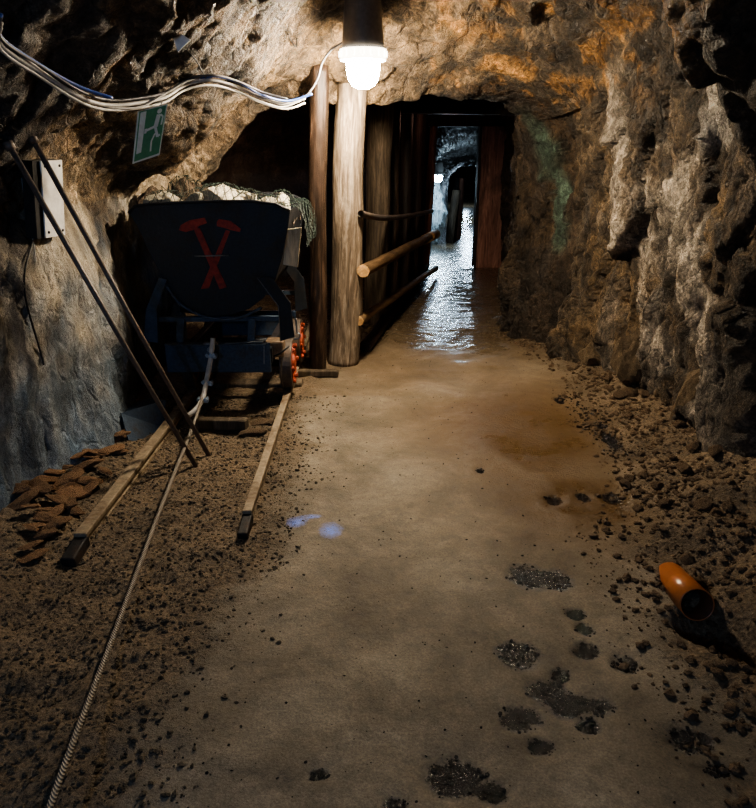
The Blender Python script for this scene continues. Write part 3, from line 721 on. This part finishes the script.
# ---------------------------------------------------------------- rails & sleepers
def railpts(px0, py0, px1, py1, z):
    a, b = G(px0, py0, z), G(px1, py1, z); d = (b-a)/(b.y-a.y); return a, a + d*(6.6-a.y)
for k, (px0, py0, px1, py1, w, lab) in enumerate([(80, 536, 165, 427, .052, 'worn left track rail beside the heap of stone slabs'), (247, 513, 286, 398, .040, 'worn right track rail running under the red-hubbed wheel')]):
    a, b = railpts(px0, py0, px1, py1, .065); r = empty('track_rail', (a.x, a.y, 0)); tag(r, lab, 'rail', 'mine track rails')
    A = a - r.location; B = b - r.location
    mb = MB()
    mb.beam(A, B, w, .022); mb.beam(A - Vector((0,0,.03)), B - Vector((0,0,.03)), .012, .045); mb.beam(A - Vector((0,0,.060)), B - Vector((0,0,.060)), .02, .02)
    mb.build('rail_bar', M['rail'], r, False, .004)
    d = (B-A).normalized(); mb = MB(); mb.beam(A - d*.13 - Vector((0,0,.045)), A + d*.02 - Vector((0,0,.028)), w*1.05, .05); mb.build('end_shoe', M['railend'], r, False, .006)
for k, (px, py, w, lab) in enumerate([(222, 431, .30, 'short broken wooden sleeper lying in shadow between the rails')]):
    g = G(px, py); mb = MB(); mb.beam((-w/2, .02, 0), (w/2, -.02, .01), .07, .06); o = mb.build('sleeper', M['plank'], None, False, .01); o.location = (g.x, g.y, FZ(g.x, g.y)+.03); tag(o, lab, 'sleeper')
for k, (y, dx) in enumerate([(4.5, .1), (5.3, .15)]):
    mb = MB(); mb.beam((-.42, 0, 0), (.42, 0, 0), .12, .05); o = mb.build('sleeper', M['plank'], None, False, .01); o.location = (-.93, y, .012)
    tag(o, ['wooden sleeper below the middle of the wagon', 'wooden sleeper behind the wagon in the dark'][k], 'sleeper')
g = G(316, 377); mb = MB(); mb.beam((-.14, 0, 0), (.16, 0, .0), .055, .045); o = mb.build('timber_offcut', M['plank'], None, False, .008); o.location = (g.x, g.y, FZ(g.x, g.y)+.025); tag(o, 'small squared timber offcut lying at the foot of the slim post', 'offcut')
for k, (px, py, s, lab) in enumerate([(262, 425, .05, 'broken orange-brown stone beside the right rail under the wagon'), (255, 436, .06, 'flat brown stone at the end of the broken sleeper')]):
    g = G(px, py); stone('rock_chunk', RK[k], (g.x, g.y, FZ(g.x, g.y)+s*.3), (s*1.3, s*.7, s*.5), (0, 0, .3), M['flake'], lab, 'rock')

# ---------------------------------------------------------------- wagon
WY = 4.05; WO = Vector((-.9, WY, 0))
wag = empty('mine_wagon', WO); tag(wag, 'black steel mine tub wagon with red crossed hammers on its end plate', 'wagon')
def W(px, py, Y=WY): q = P(px, py, Y) - WO; return q
outl = [(129,213),(134,206.5),(149,204),(180,202.5),(220,201),(252,201),(276,204),(290,211),(288,228),(282,258),(275,281),(264,298),(249,309),(232,315),(212,317),(196,313),(181,302),(167,284),(155,264),(146,246),(137,226)]
poly = [W(*p) for p in outl]
mb = MB(); mb.prism([(p.x, p.z) for p in poly], .014, (0, .014, 0)); mb.build('end_plate', M['wagon'], wag, False, .003)
mb = MB(); mb.prism([(p.x, p.z) for p in poly], .014, (0, .90, 0)); mb.build('end_plate', M['wagon'], wag, False, .003)
# tub shell
side = poly[7:] + [poly[0]]; n = len(side); mb = MB(); vs = []
for yy in (.014, .888):
    for p in side: vs.append((p.x*.985+.0, yy, p.z))
    for p in side: 
        c = Vector((poly[14].x, 0, .95)); q = p + (c-p).normalized()*.012; vs.append((q.x*.985, yy, q.z))
fs = []
for k in range(n-1):
    fs += [(k, k+1, 2*n+k+1, 2*n+k), (n+k, 3*n+k, 3*n+k+1, n+k+1), (k, n+k, n+k+1, k+1), (2*n+k, 2*n+k+1, 3*n+k+1, 3*n+k)]
fs += [(0, 2*n, 3*n, n), (n-1, 2*n-1, 4*n-1, 3*n-1)]
mb.add(vs, fs); mb.build('tub', M['wagon'], wag, False)
# rolled rim along top edge of the plate
mb = MB(); mb.tube([Vector((p.x, -.004, p.z)) for p in poly[:8]], .008, 8); mb.build('rim', M['wagon'], wag, True)
# emblem
mb = MB()
def pl(pts, t=.005, y=-.0): mb.prism([(W(*p).x, W(*p).z) for p in pts], t, (0, y, 0))
pl([(179,230),(181,225),(190,220),(205,217.5),(207,223),(199,226),(197,229),(186,232)])
pl([(217,222),(219,219),(231,221),(241,229),(240,232),(231,230),(228,229),(217,226)])
pl([(194,229),(200,228),(227,287),(220,289)], .007); pl([(226,230),(230,231),(209,288),(201,289)], .004)
mb.build('hammer_emblem', M['red'], wag, False)
mb = MB(); mb.tube([W(195,256)+Vector((0,-.012,0)), W(229,255)+Vector((0,-.012,0))], .004, 6); mb.build('latch_pin', M['edge'], wag, True)
# rocker arc, cradle plates, struts
mb = MB(); mb.tube(smooth_path([W(168,286)+Vector((0,-.02,0)), W(182,304)+Vector((0,-.02,0)), W(206,316)+Vector((0,-.02,0)), W(236,318)+Vector((0,-.02,0)), W(262,307)+Vector((0,-.02,0))], 6), .009, 8); mb.build('rocker_rim', M['wagonblue'], wag, True)
for s_, (inn, outr) in enumerate([([(258,277),(279,305),(281,340)], [(272,276),(291,302),(295,336)]), ([(168,279),(158,308),(160,342)], [(160,277),(147,309),(145,340)])]):
    for Y in (0, .80):
        a = [W(*p) for p in inn]; b = [W(*p) for p in outr]
        mb = MB(); mb.prism([(p.x, p.z) for p in a + b[::-1]], .012, (0, Y-.015, 0)); mb.build('cradle_plate', M['wagonblue'] if s_ else M['wagon'], wag, False, .002)
        if Y == 0:
            mb = MB(); mb.tube([Vector((p.x, -.03, p.z)) for p in a], .0028 if s_ == 0 else .004, 6); mb.build('cradle_edge', M['edge'] if s_ == 0 else M['wagonblue'], wag, True)
mb = MB(); mb.beam(W(150,320)+Vector((0,.02,0)), W(279,319)+Vector((0,.02,0)), .03, .03); mb.build('cross_bar', M['wagonblue'], wag, False, .003); mb = MB(); mb.beam(W(150,320)+Vector((0,.82,0)), W(279,319)+Vector((0,.82,0)), .03, .03); mb.build('cross_bar', M['wagonblue'], wag, False, .003)
for px in (181, 252):
    mb = MB(); mb.beam(W(px,318)+Vector((0,.0,0)), W(px-1,345)+Vector((0,.0,0)), .045, .02, (0,1,0)); mb.build('strut', M['wagonblue'], wag, False, .003)
# chassis
bt = W(168,343); bb = W(265,372)
mb = MB(); zc_, zh = (bt.z+bb.z)/2, bt.z-bb.z
mb.box(((bt.x+bb.x)/2+.01, .0, zc_), (bb.x-bt.x+.06, .03, zh)); mb.build('headstock', M['wagonblue'], wag, False, .006)
mb = MB(); mb.box(((bt.x+bb.x)/2+.01, -.03, bt.z+.002), (bb.x-bt.x+.02, .06, .008)); mb.build('headstock_lip', M['wagonblue'], wag, False, .002)
mb = MB(); mb.beam(W(226,343)+Vector((0,-.03,0.006)), W(264,341)+Vector((0,-.03,0.006)), .03, .004); mb.beam(W(264.5,342)+Vector((0,-.02,0)), W(264.5,363)+Vector((0,-.02,0)), .006, .006); mb.build('bare_edge', M['edge'], wag, False)
for sx in (-.25, .24):
    mb = MB(); mb.box((sx, .45, zc_+.01), (.05, .9, .10)); mb.build('side_beam', M['wagon'], wag, False, .006)
mb = MB(); mb.box((-.0, .9, zc_), (.62, .03, zh)); mb.build('headstock', M['wagonblue'], wag, False, .006)
RX = Matrix.Rotation(PI/2, 3, 'Y')
aL, bL = railpts(80,536,165,427,.065); aR, bR = railpts(247,513,286,398,.065)
for yy in (.22, .78):
    Yw = WY + yy
    for (ra, rb, sg) in ((aL, bL, -1), (aR, bR, 1)):
        rx = ra.x + (rb.x-ra.x)*(Yw-ra.y)/(rb.y-ra.y) - WO.x; R = .155; z = .076+R
        w = empty('wheel'); w.parent = wag; w.location = (rx, yy, z)
        mb = MB(); prof = [(R*.80,-.035),(R,-.035),(R,.02),(R*1.10,.024),(R*1.10,.036),(R*.80,.036),(R*.80,-.035)]
        mb.lathe([(r_, z_*-sg) for r_, z_ in prof], n=36, axis=RX); mb.build('tread', M['tread'], w, False, .003)
        mb = MB(); mb.lathe([(0,.045*sg),(.05,.045*sg),(.055,.032*sg),(.055,-.02*sg),(0,-.02*sg)], n=20, axis=RX)
        mb.lathe([(R*.66,.022*sg),(R*.82,.04*sg),(R*.82,-.01*sg),(R*.66,-.01*sg),(R*.66,.022*sg)], n=28, axis=RX)
        for k in range(6):
            a = k*PI/3+.3; c_, s__ = math.cos(a), math.sin(a); mb.beam((.012*sg, .04*c_, .04*s__), (.012*sg, R*.75*c_, R*.75*s__), .03, .03, (1,0,0))
        for k in range(6):
            a = k*PI/3; mb.tube([(.03*sg, R*.74*math.cos(a), R*.74*math.sin(a)), (.052*sg, R*.74*math.cos(a), R*.74*math.sin(a))], .014, 8)
        mb.build('hub', M['hubred'], w, False, .002)
    mb = MB(); mb.tube([(-.33, yy, .231), (.33, yy, .231)], .022, 12); mb.build('axle', M['wagon'], wag, True)
mb = MB(); mb.box((W(273,350).x, .10, W(273,350).z-.01), (.11, .12, .10)); mb.build('axle_box', M['box'], wag, False, .012)
mb = MB(); mb.tube([W(274,356)+Vector((0,-.0,0)), W(281,352)+Vector((0,-.03,0)), W(289,346)+Vector((0,-.0,0))], .006, 6); mb.build('brake_wire', M['darkmetal'], wag, True)
mb = MB(); mb.tube(smooth_path([W(296,318), W(297,332), W(300,334), W(299,338), W(294,339)], 4), .005, 6); mb.build('side_hook', M['edge'], wag, True)
mb = MB(); mb.tube([W(213,348)+Vector((0,.01,0)), W(213,346)+Vector((0,-.09,0))], .016, 10); mb.beam(W(206,341)+Vector((0,-.05,0)), W(220,341)+Vector((0,-.05,0)), .03, .012); mb.build('draw_hook', M['edge'], wag, False)

# load: ore lumps & net
OR = [stone_mesh('ore_lump', 500+k, 4, .8, 1.6, 1.15) for k in range(5)]
ore = [(166,196,4.25,.115,0,'pale ore lump at the left end of the wagon load'),
       (222,192,4.3,.15,0,'largest bright cream ore lump in the middle of the wagon load'),
       (246,195,4.35,.11,0,'cream ore lump just right of the largest one in the wagon'),
       (193,200,4.2,.075,0,'small cream ore lump poking over the wagon rim'),
       (264,203,4.4,.10,0,'cream ore lump near the right rim of the wagon'),
       (284,206,4.5,.10,0,'cream ore lump at the far right corner of the wagon'),
       (183,195,4.5,.16,1,'brown ore lump behind the small cream one in the wagon'),
       (205,196,4.65,.17,1,'brown ore lump at the back of the wagon load'),
       (150,199,4.45,.10,1,'brown ore lump at the back left of the wagon')]
for k, (px, py, Y, s, d, lab) in enumerate(ore):
    g = P(px, py, Y); stone('ore_lump', OR[k % 5] if not d else OR[k % 5].copy(), (g.x, Y, g.z - s*.3), (s, s*.9, s*.75), (.3*k, .2*k, k), M['ore'] if not d else M['oredark'], lab, 'ore')
    if d: o_ = COL.objects[-1] if False else None
for o_ in list(COL.objects):
    if o_.name.startswith('ore_lump') and 'brown' in o_['label']:
        o_.data.materials.clear(); o_.data.materials.append(M['oredark'])
# filler: fine ore bed inside the tub
mb = MB(); nx, ny = 24, 24; vs = []
for j in range(ny):
    for i in range(nx):
        u = i/(nx-1); v = j/(ny-1); x = -.45+.84*u; y = .03+.84*v
        vs.append((x, y, 1.10 + .06*math.sin(PI*u)*math.sin(PI*v) + .04*noise.noise(Vector((x*8, y*8, 1)))))
mb.add(vs, [(j*nx+i, j*nx+i+1, (j+1)*nx+i+1, (j+1)*nx+i) for j in range(ny-1) for i in range(nx-1)])
o = mb.build('ore_fines', M['oredark'], None, True); o.location = WO; tag(o, 'brown crushed ore filling the wagon tub beneath the lumps', 'ore', kind='stuff')
# net
dg = bpy.context.evaluated_depsgraph_get(); dg.update()
lump_bvh = []
for o_ in COL.objects:
    if o_.name.startswith('ore_lump'):
        mw = Matrix.LocRotScale(o_.location, o_.rotation_euler, o_.scale)
        lump_bvh.append(BVHTree.FromPolygons([mw @ v.co for v in o_.data.vertices], [tuple(p.vertices) for p in o_.data.polygons]))
def net_z(x, y):
    z = 1.19
    for b in lump_bvh:
        h = b.ray_cast(Vector((x, y, 2)), Vector((0, 0, -1)))
        if h[0] is not None: z = max(z, h[0].z)
    return z
xr = WO.x + poly[7].x
def net_pt(u, v):     # u along x (metres), v along y
    x = -1.33 + u; y = 4.10 + v + .02*noise.noise(Vector((u*7, v*7, 3)))
    if x < xr + .03:
        z = max(net_z(x+dx, y+dy) for dx in (-.025, 0, .025) for dy in (-.025, 0, .025)) + .012 + .02*abs(noise.noise(Vector((x*9, y*9, 0))))
        return Vector((x, y, z))
    e = x - (xr + .03)
    return Vector((xr + .03 + .05*math.sin(min(1, e*6)*PI/2) + .015*noise.noise(Vector((e*9, y*8, 4))), y, 1.21 - e*.95 + .02*noise.noise(Vector((e*9, y*9, 0)))))
st = .050; NU, NV = 23, 15; mb = MB()
grid = {(i, j): net_pt(i*st + (st/2 if j % 2 else 0), j*st) for i in range(NU) for j in range(NV)}
for j in range(NV-1):
    for i in range(NU):
        for di in ((0, -1) if j % 2 == 0 else (0, 1)):
            if 0 <= i+di < NU:
                a, b = grid[(i, j)], grid[(i+di, j+1)]; m_ = (a+b)/2 + Vector((0, 0, -.004)); mb.tube([a, m_, b], .0021, 4, False)
tag(mb.build('cargo_net', M['net']), 'dark green diamond mesh net draped over the ore in the wagon', 'net')
# board
a, b = P(289, 229, 4.3), P(284, 262, 4.3)
mb = MB(); mb.prism([(0,0),(.085,.01),(.055,-.215),(-.03,-.20)], .02); o = mb.build('board', M['board'], None, False, .003)
o.location = P(287, 229, 4.11); tag(o, 'short pale wooden board hanging at the right side of the wagon tub', 'board')

# ---------------------------------------------------------------- rope
rp = empty('haulage_rope', P(213, 338, 3.93)); o = rp.location; tag(rp, 'steel wire haulage rope stretched from the wagon hook towards the camera', 'rope')
g1 = P(213, 338, 3.93); g2 = P(211, 357, 3.90); g3 = P(207, 378, 3.84); g4 = P(203, 397, 3.72); g5 = P(197, 408, 3.63); end = G(50, 806, .12)
ext = end + (end - g5).normalized() * 0.9; ext.z = max(.05, FZ(ext.x, ext.y)+.01)
mb = MB(); mb.tube(smooth_path([g4+Vector((-.0,-.01,0)), P(190, 434, 3.35), P(165, 497, 2.72), P(110, 645, 1.78), end, ext], 10), .0085, 8); ob = mb.build('rope_line', M['rope'], rp, True); ob.location = -o
mb = MB(); mb.tube(smooth_path([g1, g2, g3, g4, g5, P(188, 416, 3.58)], 6), .0145, 10); ob = mb.build('rope_splice', M['cable'], rp, True); ob.location = -o
for q, d in ((P(211.5, 355, 3.90), Vector((0,0,1))), (P(207.5, 382, 3.82), Vector((0,0,1))), (P(203, 399, 3.71), Vector((.1,0,1)))):
    mb = MB(); mb.beam(q+Vector((-.03,0,.0)), q+Vector((.03,0,-.01)), .03, .022)
    for s_ in (-.02, .02): mb.tube([q+Vector((s_,-.03,.004)), q+Vector((s_,.03,0))], .006, 6); mb.lathe([(0,-.01),(.011,-.01),(.011,.004),(0,.004)], q+Vector((s_,-.028,.006)), 6, Matrix.Rotation(PI/2,3,'X'))
    ob = mb.build('rope_clip', M['clip'], rp, False, .002); ob.location = -o

# ---------------------------------------------------------------- leaning rods
for k, (tp, bt_, lab) in enumerate([((12, 150), (196, 466), 'rusty steel rod leaning on the left wall, the nearer of two'), ((35, 143), (209, 456), 'rusty steel rod leaning on the left wall, passing over the white plate')]):
    a = HIT(tp[0], tp[1], .03); b = G(bt_[0], bt_[1]); b.z = FZ(b.x, b.y)
    mb = MB(); mb.tube([b, (a+b)/2 + Vector((0, 0, -.012)), a], [.012, .012, .0125], 10); mb.tube([a, a + (a-b).normalized()*.035], .021, 8)
    tag(mb.build('steel_rod', M['rod'], None, True), lab, 'rod')
# bent sheet metal
g = P(128, 425, 3.42); mb = MB()
mb.add([P(96,427,3.45), P(108,418,3.47), P(121,413,3.5), P(130,446,3.42), P(166,400,3.75), P(164,428,3.68), P(150,398,3.95), P(136,402,3.95)], [(2, 3, 5, 4), (0, 1, 7), (1, 2, 4, 6), (1, 6, 7)])
o = mb.build('metal_sheet', M['wagonblue']); m_ = o.modifiers.new('s', 'SOLIDIFY'); m_.thickness = .006; tag(o, 'bent dark blue-grey metal sheet propped between left wall and wagon', 'sheet')

# ---------------------------------------------------------------- plate on the left wall
c = HIT(53, 200, .0); pt = [HIT(40,160,.07), HIT(61,160,.07), HIT(65,234,.07), HIT(46,238,.07)]
Yp = min(min(p.y for p in pt), HIT(52,200,.07).y, HIT(52,180,.07).y) - .06
q = [P(41,161,Yp+.0), P(62,160,Yp+.17), P(65,235,Yp+.17), P(46,238,Yp+.0)]
pr = empty('wall_plate', q[0]); tag(pr, 'blank pale metal plate with corner screws fixed to left rock wall', 'plate')
n_ = (q[1]-q[0]).cross(q[3]-q[0]).normalized()
if n_.dot(EYE-q[0]) < 0: n_ = -n_
mb = MB(); vs = [p-q[0] for p in q]; vs += [v - n_*.006 for v in vs]
mb.add(vs, [(0,1,2,3),(7,6,5,4),(0,4,5,1),(1,5,6,2),(2,6,7,3),(3,7,4,0)]); mb.build('face', M['plate'], pr)
mb = MB(); vs = [p-q[0] - n_*.012 + (q[0]-q[1])*(.28 if i in (0,3) else 0) for i, p in enumerate(q)]; vs += [v - n_*.05 for v in vs]
mb.add(vs, [(0,1,2,3),(7,6,5,4),(0,4,5,1),(1,5,6,2),(2,6,7,3),(3,7,4,0)]); mb.build('backing', M['darkmetal'], pr)
for (u, v) in ((.85,.07),(.15,.93),(.88,.93),(.15,.07)):
    p = q[0].lerp(q[1],u).lerp(q[3].lerp(q[2],u), v) - q[0]; mb = MB(); mb.tube([p, p+n_*.004], .006, 8); mb.build('screw', M['darkmetal'], pr)

# ---------------------------------------------------------------- exit sign
Ys = min(HIT(x_, y_, .0).y for x_ in (134, 142, 150, 158, 167) for y_ in (104, 115, 125, 135, 150, 163)) - .06
q = [P(138,111,Ys-.02), P(167.5,104,Ys+.05), P(159.5,155,Ys+.05), P(132.5,164,Ys-.02)]
sg = empty('exit_sign', q[0]); tag(sg, 'green and white emergency exit sign hanging crooked from the cables', 'sign')
n_ = (q[1]-q[0]).cross(q[3]-q[0]).normalized()
if n_.dot(EYE-q[0]) < 0: n_ = -n_
def S(u, v, h=0): return q[0].lerp(q[1],u).lerp(q[3].lerp(q[2],u), v) - q[0] + n_*h
def spoly(pts, h=.002, t=.0015):
    n = len(pts); vs = [S(u,v,h) for u,v in pts] + [S(u,v,h-t) for u,v in pts]
    mb.add(vs, [tuple(range(n)), tuple(range(2*n-1,n-1,-1))] + [(i,i+n,(i+1)%n+n,(i+1)%n) for i in range(n)])
mb = MB(); spoly([(0,0),(1,0),(1,1),(0,1)], 0, .004); mb.build('border', M['signwhite'], sg)
mb = MB(); spoly([(.05,.02),(.955,.02),(.955,.955),(.05,.965)], .0015); mb.build('panel', M['signgreen'], sg)
mb = MB(); spoly([(.09,.04),(.29,.04),(.27,.82),(.09,.83)], .003)
def stroke(pts, w):
    for (a, b) in zip(pts, pts[1:]):
        dx, dy = b[0]-a[0], (b[1]-a[1])*1.8; L = math.hypot(dx, dy); ox, oy = -dy/L*w, dx/L*w/1.8
        spoly([(a[0]+ox,a[1]+oy),(b[0]+ox,b[1]+oy),(b[0]-ox,b[1]-oy),(a[0]-ox,a[1]-oy)], .003)
spoly([(.75+.085*math.cos(k*PI/5), .10+.048*math.sin(k*PI/5)) for k in range(10)], .003)
stroke([(.74,.16),(.68,.40)], .075); stroke([(.68,.38),(.34,.42)], .045); stroke([(.34,.38),(.34,.47)], .04)
stroke([(.68,.40),(.80,.60)], .045); stroke([(.80,.60),(.88,.57)], .04); stroke([(.70,.52),(.60,.66),(.62,.86)], .028); stroke([(.80,.17),(.90,.22),(.88,.38)], .03)
mb.build('pictogram', M['signwhite'], sg)
mb = MB(); mb.tube([S(.2,.03), S(.25,-.10,.0), S(.28,-.16)], .003, 6); mb.build('hanging_wire', M['cable'], sg); mb = MB(); mb.tube([S(.8,.03), S(.78,-.08)], .003, 6); mb.build('hanging_wire', M['cable'], sg)

# ---------------------------------------------------------------- cables
def cable(pxs, off, r, mat, label, shift=(0, 0), grp=None):
    pts = []
    for x, y in pxs:
        pts.append(HIT(max(1, x+shift[0]), max(1, y+shift[1]), off))
    # smooth depth
    ds = [(p-EYE).length for p in pts]
    for i in range(1, len(ds)): ds[i] = min(ds[i], ds[i-1] + .14)
    for i in range(len(ds)-2, -1, -1): ds[i] = min(ds[i], ds[i+1] + .30)
    for _ in range(3): ds = [ds[0]] + [min(ds[i], (ds[i-1]+ds[i]*2+ds[i+1])/4 + .02) for i in range(1, len(ds)-1)] + [min(ds[-1], ds[-2] + .08)]
    pts = [EYE + (p-EYE).normalized()*d for p, d in zip(pts, ds)]
    mb = MB(); mb.tube(smooth_path(pts, 8), r, 8)
    return tag(mb.build('cable', mat, None, True), label, 'cable', grp)
main = [(-30,22),(0,45),(40,72),(80,97),(108,105),(138,103),(165,97),(185,85),(210,80),(235,86),(260,97),(285,104),(305,98)]
cable(main, .05, .0085, M['cable'], 'thickest pale grey cable of the bundle sagging under the roof')
cable(main, .06, .006, M['cable'], 'pale grey cable lying lowest in the roof bundle', (0, 5))
cable(main[:-1], .06, .0055, M['cabledark'], 'dark grey cable running on top of the roof bundle', (2, -5))
cable([(-30,15),(0,38),(40,66),(80,88),(112,99)], .055, .007, M['cableblue'], 'blue cable running in from the upper left corner', (0, -1))
cable([(190,84),(212,76),(238,82),(262,95),(288,101),(312,94)], .05, .0065, M['cableblue'], 'short blue cable in the bundle near the slim post')
lc = []
for x, y, Y in ((292,104,4.3),(306,96,4.38),(317,80,4.42),(322,63,4.42),(331,50,4.40),(347,40,4.36)):
    a = P(x, y, Y); b = HIT(x, y, .03); lc.append(a if a.y < b.y else b)
mb = MB(); mb.tube(smooth_path(lc, 8), .006, 8); tag(mb.build('cable', M['cabledark'], None, True), 'dark cable rising in a curve to the bright lamp', 'cable')
cable([(0,38),(30,62),(70,90),(104,106),(140,107),(168,92),(192,80),(222,84),(250,97),(280,107),(300,101)], .06, .0045, M['cable'], 'thin pale wire twisting loosely around the roof bundle')
# wire down the left wall
cable([(36,160),(36,200),(34,235),(25,270),(26,300),(40,350),(44,365)], .012, .0045, M['darkmetal'], 'thin dark wire hanging down the left rock wall')
cable([(22,178),(26,210),(33,240),(36,262)], .014, .003, M['cable'], 'short pale wire hanging beside the white plate')
# roof brackets
h = HIT(180, 40, .01); mb = MB(); mb.add([P(168,25,h.y-.05), P(190,40,h.y-.08), P(178,52,h.y-.05)], [(0,1,2)]); o = mb.build('roof_bracket', M['plate']); m_ = o.modifiers.new('s','SOLIDIFY'); m_.thickness = .005; tag(o, 'small triangular metal bracket stuck to the rock roof above the sign', 'bracket')
mb = MB(); mb.tube([HIT(186,50,.03), HIT(196,60,.04), HIT(206,78,.05)], .003, 6); tag(mb.build('hanging_wire', M['darkmetal'], None, True), 'thin wire from the triangular bracket down to the cable bundle', 'wire')
mb = MB(); mb.tube(smooth_path([HIT(288,34,.005), HIT(291,40,.05), HIT(296,47,.05), HIT(297,38,.04)], 5), .004, 6); tag(mb.build('roof_hook', M['darkmetal'], None, True), 'small bent iron hook in the rock roof left of the lamp', 'hook')

# ---------------------------------------------------------------- drain pipe
a = G(664, 572, .06); b = G(690, 600, .03); b.z = .075; a.z = .07
b = G(698, 601, .075); a = G(671, 578, -.025); b.z = .06
ax = (b-a).normalized(); R_ = .056; mb = MB(); mbi = MB()
x_ = ax.orthogonal().normalized(); y_ = ax.cross(x_); n = 40; vs = []
for ring, (rr, ofs) in enumerate(((R_, 0), (R_*.93, 0))):
    for e_ in (0, 1):
        for k in range(n):
            an = 2*PI*k/n; d = x_*math.cos(an) + y_*math.sin(an)
            up = d.z
            base = (a + ax*(.14*max(0, -up) - .02)) if e_ == 0 else b
            vs.append(base + d*rr)
fs = []
for k in range(n):
    k2 = (k+1) % n; fs += [(k, k2, n+k2, n+k), (2*n+k, 3*n+k, 3*n+k2, 2*n+k2), (n+k, n+k2, 3*n+k2, 3*n+k), (k, 2*n+k, 2*n+k2, k2)]
me = bpy.data.meshes.new('drain_pipe'); me.from_pydata([tuple(v) for v in vs], [], fs); me.update(); me.materials.append(M['pipe']); me.materials.append(M['pipein'])
for i, p in enumerate(me.polygons): p.use_smooth = True; p.material_index = 1 if i % 4 == 1 else 0
o = link('drain_pipe', me, None); tag(o, 'cut orange plastic drain pipe lying in the rubble at the right path edge', 'pipe')

# ---------------------------------------------------------------- world & view
w = bpy.data.worlds.new('world'); scene.world = w; w.use_nodes = True
w.node_tree.nodes['Background'].inputs[0].default_value = (.02, .03, .05, 1); w.node_tree.nodes['Background'].inputs[1].default_value = .3
scene.view_settings.view_transform = 'AgX'; scene.view_settings.look = 'AgX - Medium High Contrast'
scene.view_settings.exposure = 0.2
scene.cycles.use_denoising = True
try: scene.cycles.denoising_prefilter = 'NONE'
except Exception: pass
